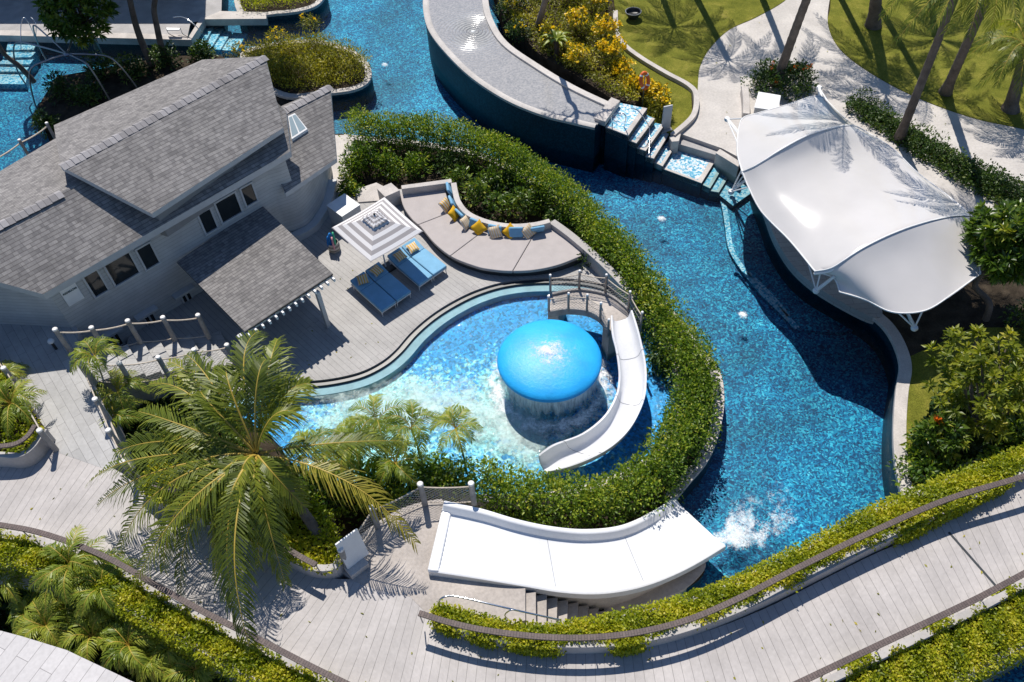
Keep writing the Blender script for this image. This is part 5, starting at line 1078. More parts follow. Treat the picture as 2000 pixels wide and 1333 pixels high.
def bush(name, label, c, rx, ry, h, mat, n=26, per=40, L=.16, Wl=.08, cat='shrub', group=None, rad=.3, flowers=None, nf=0, tone=None):
    C = []
    for _ in range(n):
        d = rand_dirs(1, .5)[0]; d[2] = abs(d[2]); r = rng.uniform(.55, .95); C.append((c[0] + d[0] * rx * r, c[1] + d[1] * ry * r, c[2] + .12 + d[2] * h * r))
    C = np.array(C); p, N, t = lumps(C, rng.uniform(.7, 1.3, n) * rad, per)
    p[:, 2] = np.maximum(p[:, 2], c[2] + .02)
    th = thing(name, label, cat, c, group); leaves('foliage', p, N, L, Wl, mat, th, rnd=t if tone is None else t * .5 + tone * .5)
    g = MB()
    for k in range(7): q = C[k % n]; g.tube([(c[0] + rng.normal(0, .05), c[1] + rng.normal(0, .05), c[2] - .05), tuple((np.array(c) + q) / 2 + (0, 0, .1)), tuple(q)], [.025, .018, .008], 5)
    g.build('stems', MAT['bark_d'], th)
    if flowers is not None:
        i = rng.choice(len(p), nf * 3, replace=False); i = i[np.argsort(-p[i, 2])][:nf]; q = np.repeat(p[i] + N[i] * .08, 6, 0); leaves('blossoms', q + rng.normal(0, .04, q.shape), rand_dirs(len(q), .8), .13, .11, flowers, th)
    return th
# ---- hedges of the island
hp1 = px_smooth([(700, 290), (770, 293), (850, 303), (930, 320), (1000, 356), (1090, 418), (1163, 486), (1215, 550), (1270, 628), (1316, 695), (1345, 740), (1354, 778), (1348, 824), (1328, 874), (1290, 928), (1240, 978), (1160, 1005), (1080, 1006), (1000, 990), (945, 975)], -.5)
k_ = int(len(hp1) * .40)
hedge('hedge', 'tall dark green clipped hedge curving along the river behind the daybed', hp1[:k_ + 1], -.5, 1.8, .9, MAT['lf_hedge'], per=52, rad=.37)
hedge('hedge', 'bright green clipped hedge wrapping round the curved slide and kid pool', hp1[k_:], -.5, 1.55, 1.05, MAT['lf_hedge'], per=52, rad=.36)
for (x, y), r, h, lab in (((694, 345), .55, 1.3, 'rounded green bush beside the house end and storage box'), ((722, 330), .6, 1.5, 'rounded bush against the hedge behind the storage box'), ((764, 340), .55, 1.0, 'dark low bush behind the stone block'), ((822, 338), .6, .9, 'shaded bush behind the straight bench wall'), ((690, 390), .4, .8, 'small bush between the house end and the paving')):
    c = W(x, y, -.4); bush('shrub', lab, c, r, r, h, MAT['lf_hedge'], 22, 36)
for i, ((x, y), lab) in enumerate((((900, 372), 'leafy light green shrub next to the top end of the cushion row'), ((935, 398), 'loose light green shrub behind the yellow cushions of the daybed'), ((978, 415), 'light green shrub in the middle behind the daybed wall'), ((1025, 415), 'light green shrub behind the right half of the daybed wall'), ((1060, 405), 'light green shrub by the right corner of the daybed wall'), ((960, 370), 'taller light green shrub between daybed and hedge'))):
    bush('shrub', lab, W(x, y, -.3), .6, .5, .95, MAT['lf_tree'], 22, 22, .20, .09, group='light shrubs behind the daybed')
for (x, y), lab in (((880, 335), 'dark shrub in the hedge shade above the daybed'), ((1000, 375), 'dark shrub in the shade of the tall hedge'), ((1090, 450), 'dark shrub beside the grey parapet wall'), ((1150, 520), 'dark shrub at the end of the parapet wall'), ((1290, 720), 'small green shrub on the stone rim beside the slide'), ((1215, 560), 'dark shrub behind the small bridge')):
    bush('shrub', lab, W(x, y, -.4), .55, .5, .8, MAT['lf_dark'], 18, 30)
for i, (x, y) in enumerate(((640, 960), (690, 950), (745, 945), (800, 940), (850, 945), (890, 950), (720, 985), (790, 985), (640, 1010), (860, 965))):
    bush('shrub', ordn_ := ['dark green shrub left of the areca palms by the kid pool', 'dark green shrub under the yellow coconut frond', 'dense shrub at the pool edge below the left areca palm', 'dense shrub at the pool edge below the middle areca palm', 'dense green shrub right of the middle areca palm', 'green shrub at the foot of the rightmost areca palm', 'shrub inside the rope fence below the yellow frond tip', 'shrub inside the rope fence behind its middle post', 'low shrub beside the coconut trunk', 'green shrub by the last post of the curving rope fence'][i], W(x, y, -.3), .7, .6, 1.2, MAT['lf_hedge'], 22, 34)
# ---- vines in the planters (ground cover)
def vines(name, key, label, n, hang=.4, extra=0, spread=1.0, t0=0, t1=1, L=.095, bush_h=.16):
    P, side, wd, zt, Bk = PL[key]; A = resample(P, 240); B = resample(Bk, 240)
    m = n; i = (rng.uniform(t0, t1, m) * 239).astype(int); s = rng.random(m) ** .9
    dens = .5 + .5 * np.sin(i * .31) * np.sin(i * .087 + 1)
    keep = (s > .30 * (1 - dens)) ; i, s = i[keep], s[keep]
    q = A[i] + (B[i] - A[i]) * s[:, None]; z = zt - .06 + bush_h * np.sin(np.clip(s, 0, 1) * math.pi) * (.7 + .4 * np.sin(i * .45)) + rng.normal(0, .05, len(i))
    p = np.c_[q + rng.normal(0, .05, q.shape), z]; N = rand_dirs(len(p), .7); tone = np.clip(.55 + .25 * np.sin(i * .23 + s * 5) + rng.normal(0, .12, len(i)), 0, 1)
    # hanging strands over the front face
    k = int(n * hang); cl = rng.uniform(t0, t1, max(8, int(length(P) / 1.25))) * 239; ii = np.clip(rng.choice(cl, k) + rng.normal(0, 2.2, k), 0, 239).astype(int)
    dp = np.abs(rng.normal(0, .28, k)); out_ = -side
    nrm = (A[np.clip(ii + 1, 0, 239)] - A[np.clip(ii - 1, 0, 239)]); nrm = np.stack([-nrm[:, 1], nrm[:, 0]], 1); nrm /= np.linalg.norm(nrm, axis=1)[:, None] + 1e-9
    hq = A[ii] - nrm * side * (.02 + .10 * rng.random(k))[:, None] + nrm * side * (np.where(dp < .10, .25 * rng.random(k), 0))[:, None]
    p2 = np.c_[hq, np.where(dp < .10, zt + .05, zt + .04 - dp)]; N2 = rand_dirs(k, -.5)
    # spill over the back edge
    k3 = int(n * extra); i3 = (rng.uniform(t0, t1, k3) * 239).astype(int); d3 = np.abs(rng.normal(0, .35, k3)); b3 = B[i3] + nrm[0] * 0
    nb_ = (A[np.clip(i3 + 1, 0, 239)] - A[np.clip(i3 - 1, 0, 239)]); nb_ = np.stack([-nb_[:, 1], nb_[:, 0]], 1); nb_ /= np.linalg.norm(nb_, axis=1)[:, None] + 1e-9
    p3 = np.c_[b3 + nb_ * side * (.02 + .12 * rng.random(k3) + .15 * d3)[:, None], zt + .05 - d3]; N3 = rand_dirs(k3, .2)
    pp_ = np.vstack([p, p2, p3]); NN = np.vstack([N, N2, N3]); tt = np.r_[tone, np.full(k, .55), np.clip(.5 + .2 * np.sin(i3 * .3), 0, 1)]
    o = leaves(name, pp_, NN, L, L * .62, MAT['lf_lime'], rnd=tt); struct(o, 'stuff'); o['label'] = label; return o
vines('vines', 'main', 'lime green creeping vines filling the planter above the river', 36000, .34, .10, bush_h=.17)
vines('vines', 'low_l', 'lime green creeping vines spilling from the lower left planter', 20000, .05, .22)
vines('vines', 'low_r', 'lime green creeping vines spilling from the lower right planter', 21000, .10, .15)
def cover(name, poly, z, n, mat, label, h=.25, L=.13):
    P = np.array([p[:2] for p in poly]); lo, hi = P.min(0), P.max(0); pts = []
    while len(pts) < n:
        q = lo + (hi - lo) * rng.random(2)
        if inside(P, q[0], q[1]): pts.append((q[0], q[1], z + h * (.3 + .7 * rng.random()) * (.6 + .4 * math.sin(q[0] * 3.1) * math.cos(q[1] * 2.7))))
    pts = np.array(pts); o = leaves(name, pts, rand_dirs(n, .7), L, L * .6, mat, rnd=np.clip(.5 + .3 * np.sin(pts[:, 0] * 2.1 + pts[:, 1] * 1.3), 0, 1)); struct(o, 'stuff'); o['label'] = label; return o
cover('ground_cover', palm_bed, 2.15, 9000, MAT['lf_lime'], 'lime green ground cover in the coconut palm planter', .35)
cover('ground_cover', round_bed, 2.28, 2600, MAT['lf_lime'], 'lime green ground cover in the round planter', .3)
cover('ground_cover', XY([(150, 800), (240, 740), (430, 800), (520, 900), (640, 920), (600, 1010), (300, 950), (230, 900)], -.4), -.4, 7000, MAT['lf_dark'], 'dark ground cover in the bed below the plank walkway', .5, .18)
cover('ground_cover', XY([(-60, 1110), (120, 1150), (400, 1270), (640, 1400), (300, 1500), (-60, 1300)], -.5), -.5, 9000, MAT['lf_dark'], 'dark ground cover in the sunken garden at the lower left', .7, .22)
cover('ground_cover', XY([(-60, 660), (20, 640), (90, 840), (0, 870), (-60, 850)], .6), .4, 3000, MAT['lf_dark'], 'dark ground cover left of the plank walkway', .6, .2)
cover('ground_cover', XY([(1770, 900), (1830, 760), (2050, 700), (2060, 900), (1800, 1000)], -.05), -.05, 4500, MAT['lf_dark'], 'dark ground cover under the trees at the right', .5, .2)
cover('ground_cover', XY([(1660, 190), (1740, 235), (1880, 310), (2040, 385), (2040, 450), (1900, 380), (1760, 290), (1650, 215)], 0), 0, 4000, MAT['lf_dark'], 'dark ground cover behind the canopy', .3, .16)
# ---- flower bed, islands, hedges top right
for i, (x, y, r, h, nf) in enumerate(((1000, 25, .9, 1.2, 8), (1080, 95, .8, 1.0, 20), (1125, 70, .9, 1.2, 40), (1160, 30, .9, 1.3, 50), (1175, 85, .9, 1.2, 60), (1130, 130, .8, 1.0, 40), (1190, 125, .9, 1.2, 60), (1210, 165, .8, 1.0, 60), (1240, 195, .7, 1.0, 70), (1275, 200, .6, .9, 60), (1290, 225, .45, .8, 24), (1010, 75, .6, .7, 6), (1120, 5, .9, 1.3, 30))):
    lab = ['green shrub at the top beside the shelf pool', 'yellow flowering shrub at the shelf pool edge', 'yellow flowering shrub right of the big fern', 'tall yellow flowering shrub at the top edge', 'yellow flowering shrub near the garden kerb', 'low yellow flowering shrub below the fern', 'dense yellow flowering shrub in the middle of the bed', 'yellow flowering shrub above the step block', 'yellow flowering shrub left of the life ring post', 'yellow flowering shrub right of the life ring', 'small yellow flowering shrub beside the notice panel', 'low green shrub on the shelf coping', 'dark yellow flowering shrub behind the fern'][i]
    bush('flower_shrub', lab, W(x, y, .8 if x < 1200 else .1), r, r * .8, h, MAT['lf_olive'] if i not in (0, 11) else MAT['lf_dark'], 24, 34, .15, .06, flowers=MAT['fl_yel'], nf=nf, group='flowering shrubs behind the shelf pool', tone=.25)
bush('round_bush', 'round dark green bush with orange flowers at the foot of a palm', W(1524, 172, 0), 1.75, 1.45, 1.05, MAT['lf_dark'], 95, 40, .15, .08, cat='bush', flowers=MAT['fl_org'], nf=7)
hedge('hedge', 'low dark hedge between the garden path and the service path', px_smooth([(1672, 212), (1720, 245), (1780, 282), (1850, 325), (1930, 368), (2040, 425)], -.1), -.1, .75, .9, MAT['lf_dark'], per=30, cat='hedge')
# island planters upper middle
def isle(label, px, zr, n, tall, mat, rimw=.35):
    P = np.array(px_smooth(px, zr, 5, True)); t = thing('planter', label, 'planter', (*P.mean(0), zr)); P2 = np.vstack([P, P[:1]])
    s = 1 if area2(P) > 0 else -1
    g = MB(); g.wall(P2, rimw, zr - .16, zr, side=s); g.build('rim', MAT['stone'], t, bev=.02); g = MB(); g.wall(offset(P2, s * .03), rimw - .06, -2.2, zr - .16, side=s); g.build('wall', MAT['mos_dk'], t)
    inn = offset(P2, s * rimw)[:-1]; g = MB(); g.prism(inn, -1.5, zr - .1); g.build('soil', MAT['soil'], t); return inn
i1 = isle('kidney shaped planted island with pale rim in the river behind the house', [(470, 105), (540, 82), (620, 78), (690, 98), (722, 128), (722, 158), (690, 176), (630, 184), (560, 190), (500, 160)], -.32, 0, 0, None)
i2 = isle('round ended planter with pale rim at the top edge', [(465, 26), (540, 27), (598, 19), (628, 3), (636, -25), (600, -60), (470, -60)], -.25, 0, 0, None)
def grassy(name, poly, z, n, h, mat, label):
    P = np.array(poly); lo, hi = P.min(0), P.max(0); pts = []
    while len(pts) < n:
        q = lo + (hi - lo) * rng.random(2)
        if inside(P, q[0], q[1]): pts.append((q[0], q[1], z))
    pts = np.array(pts); hh = h * (.5 + .5 * rng.random(n)); up = rand_dirs(n, 2.2); k = rng.random(n)
    p = pts + up * (hh * k)[:, None]; o = leaves(name, p, up * .6 + rand_dirs(n, .5) * .6, .17, .05, mat, rnd=np.clip(.3 + .5 * k, 0, 1)); return o
cover('ground_cover', XY([(962, -40), (986, 36), (1058, 106), (1128, 147), (1192, 190), (1240, 205), (1255, 180), (1215, 110), (1180, 60), (1185, -60)], .8), .8, 9000, MAT['lf_olive'], 'olive green ground cover in the flower bed', .45, .15)
for k, (x, y) in enumerate(((525, 120), (575, 105), (625, 110), (670, 120), (695, 142), (655, 150), (605, 145), (560, 150), (530, 150), (640, 130))):
    bush('shrub', 'olive green shrub, one of those growing together on the kidney island', W(x, y, -.25), .95, .7, 1.0, MAT['lf_olive'], 20, 34, .17, .05, group='shrubs on the kidney island', rad=.34)
o = grassy('island_plants', i1, -.25, 7000, .75, MAT['lf_olive'], ''); struct(o, 'stuff'); o['label'] = 'olive green wispy planting filling the kidney island'
o = grassy('planter_grass', i2, -.15, 6000, .8, MAT['lf_lime'], ''); struct(o, 'stuff'); o['label'] = 'bright strappy planting in the round ended planter'
for (x, y), lab in (((612, 62), 'wispy shrub with a few yellow flowers at the tip of the island'), ((545, 95), 'wispy shrub on the shaded side of the island'), ((468, 118), 'dark shrub at the house end of the island')):
    bush('shrub', lab, W(x, y, -.2), .6, .5, .9, MAT['lf_olive'], 16, 26, .14, .05, flowers=MAT['fl_yel'], nf=5)
# ---- palms
def frond(base, ctrl, tip, mat, width=.55, n=44, droop=.5, name='frond', parent=None, lw=.045, rib=None, rr=.03, sway=.10):
    base, ctrl, tip = [np.array(p, float) for p in (base, ctrl, tip)]; up = np.array([0, 0, 1.0]); ln = np.linalg.norm(tip - base); sd0 = norm(np.cross(tip - base, up)) * ln * random.uniform(-sway, sway)
    ctrl = ctrl + sd0; hook = -up * ln * random.uniform(.02, .12) - sd0 * .5
    B = lambda t: (1 - t) ** 2 * base + 2 * t * (1 - t) * ctrl + t * t * tip + hook * max(0, t - .6) ** 2 / .16 * .6
    V, Fc, R = [], [], []; r0 = .15 + .6 * random.random(); ph = random.random() * 6; roll = random.uniform(-.35, .35)
    for i in range(n):
        t = .12 + .88 * (i + random.uniform(-.3, .3)) / (n - 1); t = min(max(t, .1), 1); p = B(t); tg = norm(B(min(t + .02, 1.0)) - B(t - .02)); s = norm(np.cross(tg, up)); nn = np.cross(s, tg); s, nn = s * math.cos(roll) + nn * math.sin(roll), nn * math.cos(roll) - s * math.sin(roll)
        prof = (math.sin(min(1, (t - .06) / .42) * math.pi / 2) if t < .48 else 1 - .68 * ((t - .48) / .52) ** 1.5); L = width * prof
        for sd in (1, -1):
            if random.random() < .05: continue
            L_ = L * random.uniform(.72, 1.12); fwd = .55 + .75 * t + random.uniform(-.16, .16); dr = droop * random.uniform(.45, 1.5) * (1 + .35 * math.sin(t * 9 + ph + sd))
            d1 = norm(s * sd + tg * fwd + nn * random.uniform(.05, .35)); d2_ = norm(s * sd * .8 + tg * fwd - up * dr); d3 = norm(s * sd * .45 + tg * fwd * .8 - up * dr * 2.1)
            a = p; b = a + d1 * L_ * .38; c = b + d2_ * L_ * .34; e = c + d3 * L_ * .28; wv = norm(tg - d1 * (tg @ d1)) * lw * .5
            k = len(V); V += [a - wv * .6, a + wv * .6, b + wv, b - wv, c + wv * .7, c - wv * .7, e]; Fc += [[k, k + 1, k + 2, k + 3], [k + 3, k + 2, k + 4, k + 5], [k + 5, k + 4, k + 6]]
            q = min(1, max(0, r0 + random.gauss(0, .12))); R += [q, q, q, q, min(1, q + .08), min(1, q + .08), min(1, q + (.5 if random.random() < .25 else .1))]
    me = bpy.data.meshes.new(name); off = origin(parent) if parent is not None else np.zeros(3)
    me.from_pydata([tuple(v - off) for v in V], [], Fc); at = me.attributes.new('rnd', 'FLOAT', 'POINT'); at.data.foreach_set('value', R); me.materials.append(mat); me.update()
    o = bpy.data.objects.new(name, me); COL.objects.link(o); o.parent = parent
    g = MB(); g.tube([B(t) for t in np.linspace(0, 1, 14)], list(np.linspace(rr, .006, 14)), 6); g.build('rib', rib or MAT['rachis'], o, smooth=60); return o
def trunk(parent, pts, r0, r1, mat=None, rings=True):
    P = resample(np.array(CR(pts, 8)), 60); R = [r0 + (r1 - r0) * (i / 59) ** .7 + (.35 * r0 * max(0, 1 - i / 7.0)) for i in range(60)]
    if rings: R = [r * (1 + .045 * math.sin(i * 2.2)) for i, r in enumerate(R)]
    g = MB(); g.tube(P, R, 12); return g.build('trunk', mat or MAT['bark'], parent, smooth=70)
big = thing('coconut_palm', 'large leaning coconut palm with yellow ribbed fronds over the boardwalk', 'palm tree', W(628, 1050, 2.0))
crown = W(500, 886, 4.4)
trunk(big, [W(628, 1052, 2.1), W(585, 990, 2.9), W(545, 935, 3.7), crown - (0, 0, .1)], .17, .12)
tips = [((497, 640), 5.9, 1.0, 0), ((520, 700), 6.2, .8, 0), ((365, 690), 5.5, .9, 0), ((290, 738), 5.1, .9, 0), ((262, 800), 4.8, .8, 0), ((300, 850), 4.6, .7, 0), ((165, 930), 3.7, 1.0, 0), ((185, 985), 3.3, 1.2, 0), ((262, 1150), 2.6, 1.5, 1), ((345, 1165), 2.4, 1.5, 0), ((478, 1260), 2.9, 1.3, 0), ((556, 1135), 2.7, 1.1, 0), ((812, 1045), 3.3, 1.0, 2), ((782, 862), 4.2, .8, 1), ((600, 745), 5.2, .8, 0), ((430, 1085), 3.0, 1.2, 0), ((395, 1000), 3.6, 1.1, 0), ((440, 715), 5.8, .8, 0), ((330, 950), 3.5, 1.1, 0), ((575, 800), 5.5, .6, 0), ((470, 1000), 3.3, 1.3, 1), ((385, 760), 5.6, .7, 0), ((230, 1060), 3.0, 1.3, 0), ((310, 1100), 2.9, 1.3, 0), ((545, 660), 5.8, .8, 0), ((420, 1130), 2.7, 1.4, 0), ((510, 1100), 2.9, 1.2, 1), ((330, 700), 5.3, .8, 0), ((225, 880), 4.1, 1.0, 0), ((590, 990), 3.4, .9, 0), ((450, 1180), 2.6, 1.4, 0)]
for (x, y), z, arch, kind in tips:
    tip = W(x, y, z); c = crown * .5 + tip * .5; c[2] = max(crown[2], tip[2]) + arch * .75
    c[:2] = crown[:2] + (tip[:2] - crown[:2]) * .55
    frond(crown + (tip - crown) * .03, c, tip, MAT['frond_y'] if kind == 2 else MAT['frond'], 1.0 + .2 * random.random(), 62, 1.25 if kind == 2 else .9, parent=big, lw=.041, rr=.035)
g = MB()
for k in range(9): a = k * .7; q = crown + np.array([math.cos(a) * .2, math.sin(a) * .2, -.25 - .05 * (k % 3)]); g.lathe(q, [(0, .13), (.09, .09), (.12, 0), (.08, -.10), (0, -.13)], 10)
g.build('coconuts', M_plain('coconut_husk', (.16, .15, .03), .6, .3), big, smooth=60)
def small_palm(label, base, top, nf, L, mat=None, width=.42, name='areca_palm', group=None, seed=0, e0=(.5, 1.2), r=.035):
    nf += 2; random.seed(seed + 11); base, top = np.array(base), np.array(top); t = thing(name, label, 'palm', base, group)
    trunk(t, [base, (base + top) / 2 + (.03, .02, 0), top], r, r * .8, MAT['petiole'] if r < .05 else None)
    for k in range(nf):
        az = 6.283 * k / nf + random.uniform(-.3, .3); el = random.uniform(*e0); l = L * random.uniform(.8, 1.15); h = np.array([math.cos(az), math.sin(az), 0])
        c = top + h * l * .5 * math.cos(el) + np.array([0, 0, l * .62 * math.sin(el) + .12]); tip = top + h * l * .95 * math.cos(el * .75) + np.array([0, 0, l * (.55 * math.sin(el) - .32)])
        frond(top, c, tip, mat or MAT['areca'], width * 1.15, 24, .7, parent=t, lw=.03, sway=.2, rib=MAT['rachis'], rr=.015)
    return t
sp_ = [((215, 790), -.3, (186, 700), 2.9, 7, 1.25, 'slim areca palm standing beside the house stairs'), ((240, 830), -.3, (232, 772), 1.3, 9, 1.5, 'bushy yellow green areca palm beside the plank walkway fence'), ((225, 870), -.3, (226, 822), 1.2, 8, 1.3, 'low areca palm leaning over the plank walkway edge'), ((760, 905), -.3, (736, 825), 1.9, 8, 1.4, 'pale areca palm left of three beside the kid pool'), ((830, 925), -.3, (803, 838), 2.2, 8, 1.3, 'areca palm in the middle of three beside the kid pool'), ((912, 925), -.3, (890, 838), 2.3, 6, 1.1, 'slender areca palm right of three beside the kid pool'), ((650, 945), -.3, (660, 900), 1.6, 7, 1.2, 'areca palm behind the coconut trunk near the pool steps'), ((30, 830), .6, (22, 790), 2.6, 9, 1.5, 'lush areca palm in the round planter at the left edge'), ((10, 760), .3, (5, 745), 1.9, 7, 1.2, 'areca palm at the left edge beyond the round planter'), ((190, 1170), -.5, (180, 1130), 1.7, 9, 1.3, 'areca palm below the lower left planter'), ((235, 1210), -.5, (225, 1180), 1.3, 9, 1.2, 'dense areca palm in the sunken garden beside the pale roof'), ((130, 1210), -.5, (128, 1190), 1.0, 8, 1.1, 'low areca palm close to the pale tiled roof edge'), ((300, 1300), -.5, (300, 1280), 1.0, 8, 1.1, 'areca palm at the bottom edge of the photo'), ((380, 1335), -.5, (382, 1310), 1.0, 7, 1.0, 'small areca palm at the bottom edge left of the planter'), ((15, 1170), -.5, (8, 1150), 1.1, 6, 1.1, 'fan leaved palm at the left edge of the sunken garden'), ((60, 1215), -.5, (62, 1200), .6, 7, 1.0, 'low fan palm in the shade at the lower left'), ((290, 1225), -.5, (300, 1200), 1.2, 8, 1.1, 'areca palm in the middle of the sunken garden'), ((700, 900), -.3, (688, 860), 1.5, 7, 1.2, 'areca palm between the coconut crown and the kid pool'), ((150, 1160), -.5, (140, 1105), 2.3, 9, 1.4, 'tall areca palm rising against the lower left planter wall'), ((205, 1190), -.5, (200, 1150), 2.0, 9, 1.3, 'broad areca palm right of the tall one by the lower left planter'), ((95, 1250), -.5, (92, 1225), 1.2, 9, 1.2, 'leafy areca palm overhanging the upper edge of the pale tiled roof'), ((180, 1270), -.5, (182, 1245), 1.2, 9, 1.2, 'leafy areca palm beside the middle of the pale roof edge'), ((250, 1290), -.5, (252, 1262), 1.3, 9, 1.2, 'areca palm beside the lower end of the pale roof edge'), ((345, 1280), -.5, (340, 1262), 1.0, 8, 1.1, 'shaded areca palm between planter and bottom edge'), ((620, 930), -.3, (612, 880), 1.6, 8, 1.2, 'areca palm half hidden under the right coconut fronds'), ((705, 930), -.3, (700, 870), 1.9, 8, 1.3, 'areca palm just left of the three at the kid pool edge'), ((780, 955), -.3, (772, 905), 1.5, 8, 1.1, 'low areca palm in front of the middle one at the kid pool')]
for i, (b, bz, tp, tz, nf, L, lab) in enumerate(sp_): small_palm(lab, W(*b, bz), W(*tp, tz), nf, L, seed=i, mat=MAT['areca'], group='areca palms in the garden beds')
random.seed(5)
def tall_palm(label, base, top, r0, r1, fl, nf, seed, frs=None):
    random.seed(seed); base, top = np.array(base), np.array(top); t = thing('coconut_palm', label, 'palm tree', base, 'tall palms around the lawn'); md = (base + top) / 2; md[:2] += (base - top)[:2] * .04
    trunk(t, [base, md, top], r0, r1)
    for k in range(nf):
        az = 6.283 * k / nf + random.uniform(-.2, .2); el = random.uniform(.1, 1.1); l = fl * random.uniform(.85, 1.1); h = np.array([math.cos(az), math.sin(az), 0])
        c = top + h * l * .5 + np.array([0, 0, l * .5 * math.sin(el) + .3]); tip = top + h * l * .95 + np.array([0, 0, l * (.5 * math.sin(el) - .55)])
        frond(top, c, tip, MAT['frond'], .95, 44, .9, parent=t, lw=.034, rr=.03, sway=.16)
    return t
tall_palm('tall palm rising from the round bush beside the canopy', W(1515, 165, 0), W(1640, -165, 9.6), .24, .15, 3.4, 11, 1)
tall_palm('leaning ringed palm rising from the low hedge beside the path', W(1755, 275, -.1), W(1888, -62, 9.4), .21, .13, 2.7, 12, 2)
tall_palm('leaning palm with dark trunk on the lawn behind the ringed palm', W(1846, 182, 0), W(1945, -40, 8.0), .24, .15, 2.8, 13, 3)
tall_palm('short thick based palm on the lawn at the right edge', W(1972, 215, 0), W(2004, 95, 3.1), .33, .20, 2.5, 14, 4)
tall_palm('thick trunked palm at the top edge of the lawn', W(1705, 52, 0), W(1726, -190, 7.0), .33, .22, 3.0, 13, 5)
tall_palm('palm outside the top edge shading the garden path', W(1330, -60, 0), W(1400, -210, 6.5), .22, .16, 3.2, 12, 6)
tall_palm('palm outside the top edge left of the garden path', W(1250, -110, 0), W(1290, -260, 6.5), .22, .16, 3.3, 14, 7)
tall_palm('palm outside the top edge above the thick trunked palm', W(1800, -95, 0), W(1830, -250, 6.5), .22, .16, 3.3, 14, 8)
tall_palm('palm outside the right edge beside the path', W(2080, 130, 0), W(2110, -20, 5.5), .22, .16, 3.0, 14, 10)
for k, (q, lab) in enumerate((((1530, -270), 'palm outside the top edge throwing frond shadows on the path'), ((1694, -300), 'palm outside the top edge throwing shadows on the right lawn'), ((1812, -250), 'palm outside the top edge throwing shadows beside the ringed palm'))):
    tp = W(*q, 8.0); tall_palm(lab, (tp[0] + 1.2, tp[1] + 5.0, 0), tp, .22, .15, 3.4, 12, 20 + k)
# birdsnest fern
fc = W(1087, 78, 1.7); fe = thing('fern', 'large birds nest fern with pale green blades behind the shelf pool', 'fern', W(1090, 100, .8))
g = MB(); g.cyl(fc[0], fc[1], .8, fc[2], .16, .10, 10); g.build('stem', MAT['bark_d'], fe)
for k in range(15):
    az = 6.283 * k / 15; el = .55 + .35 * (k % 3) / 2; l = .85 + .2 * (k % 2); h = np.array([math.cos(az), math.sin(az), 0]); s = np.cross(h, (0, 0, 1.0)); rows = []
    for t in np.linspace(0, 1, 9): p = fc + h * l * t * math.cos(el) + np.array([0, 0, l * (t * math.sin(el) - .55 * t * t)]); wv = .10 * math.sin(math.pi * min(1, t * .9 + .08)) ; rows.append([p - s * wv + (0, 0, .03), p, p + s * wv + (0, 0, .03)])
    g = MB(); g.grid(rows); o = g.build('blade', MAT['areca'], fe, smooth=60); at = o.data.attributes.new('rnd', 'FLOAT', 'POINT'); at.data.foreach_set('value', [.3 + .5 * ((k * 7) % 5) / 5] * len(o.data.vertices))
# ---- broadleaf trees
def tree(name, label, base, crown_c, rad, trunk_pts, tr, nclump, mat, L=.30, Wl=.11, whorl=13, group=None, rings=2, flat=.75, sparse=.25):
    t = thing(name, label, 'tree', base, group); base = np.array(base); cc = np.array(crown_c)
    g = MB(); P = CR([np.array(p) for p in trunk_pts], 8); g.tube(P, list(np.linspace(tr, tr * .6, len(P))), 9); fork = np.array(trunk_pts[-1])
    ends = []
    for k in range(nclump):
        d = rand_dirs(1, .35)[0]; r = rng.uniform(.55, 1.0); e = cc + d * np.array([rad[0], rad[1], rad[2]]) * r; ends.append(e)
    nb = max(7, nclump // 9)
    for k in range(nb):
        e = ends[k]; m_ = fork * .5 + e * .5 + rng.normal(0, .15, 3) - (0, 0, .15); g.tube(CR([fork, m_, e], 5), list(np.linspace(tr * .45, .02, 11)), 6)
    g.build('trunk', MAT['bark'], t, smooth=60)
    P_, N_2, T_ = [], [], []
    for e in ends:
        ax = norm((e - cc) / np.array(rad) + (0, 0, .9) + rng.normal(0, .3, 3)); u = norm(np.cross(ax, rng.normal(size=3))); v = np.cross(ax, u); tone = np.clip(rng.normal(.5, .22), .05, .95)
        for q in range(rings):
            for w_ in range(whorl):
                a = 6.283 * w_ / whorl + rng.normal(0, .15); sp = .65 + .5 * q; d = norm(u * math.cos(a) * sp + v * math.sin(a) * sp + ax * (.75 - .45 * q) - np.array([0, 0, .12])); P_.append(e - ax * .10 * q + rng.normal(0, .02, 3)); N_2.append(d); T_.append(tone)
    leaves('crown', P_, N_2, L, Wl, mat, t, rnd=np.array(T_)); return t
tree('frangipani_tree', 'dark green large leaved tree with a twisted trunk at the canopy corner', W(1922, 615, -.1), W(1972, 470, 3.0), (1.5, 1.5, 1.2), [W(1925, 625, -.1), W(1932, 592, .7), W(1905, 560, 1.1), W(1918, 535, 1.7), W(1945, 510, 2.2)], .13, 190, MAT['lf_tree'], .36, .12)
tree('frangipani_tree', 'yellow green tree held by props at the right edge below the canopy', W(1880, 880, -.1), W(1935, 745, 2.1), (2.2, 2.0, 1.3), [W(1880, 885, -.1), W(1888, 850, .6), W(1905, 820, 1.1)], .10, 175, MAT['lf_yel'], .27, .095, 10)
tree('frangipani_tree', 'small yellow green tree beside the river kerb with an orange flower', W(1850, 905, -.1), W(1838, 850, 1.1), (.75, .7, .6), [W(1850, 905, -.1), W(1845, 880, .5)], .06, 70, MAT['lf_tree'], .26, .09, 10)
q = W(1829, 818, 1.75); leaves('flower', np.repeat(q[None], 14, 0) + rng.normal(0, .04, (14, 3)), rand_dirs(14, .6), .16, .11, MAT['fl_org'], org=q)
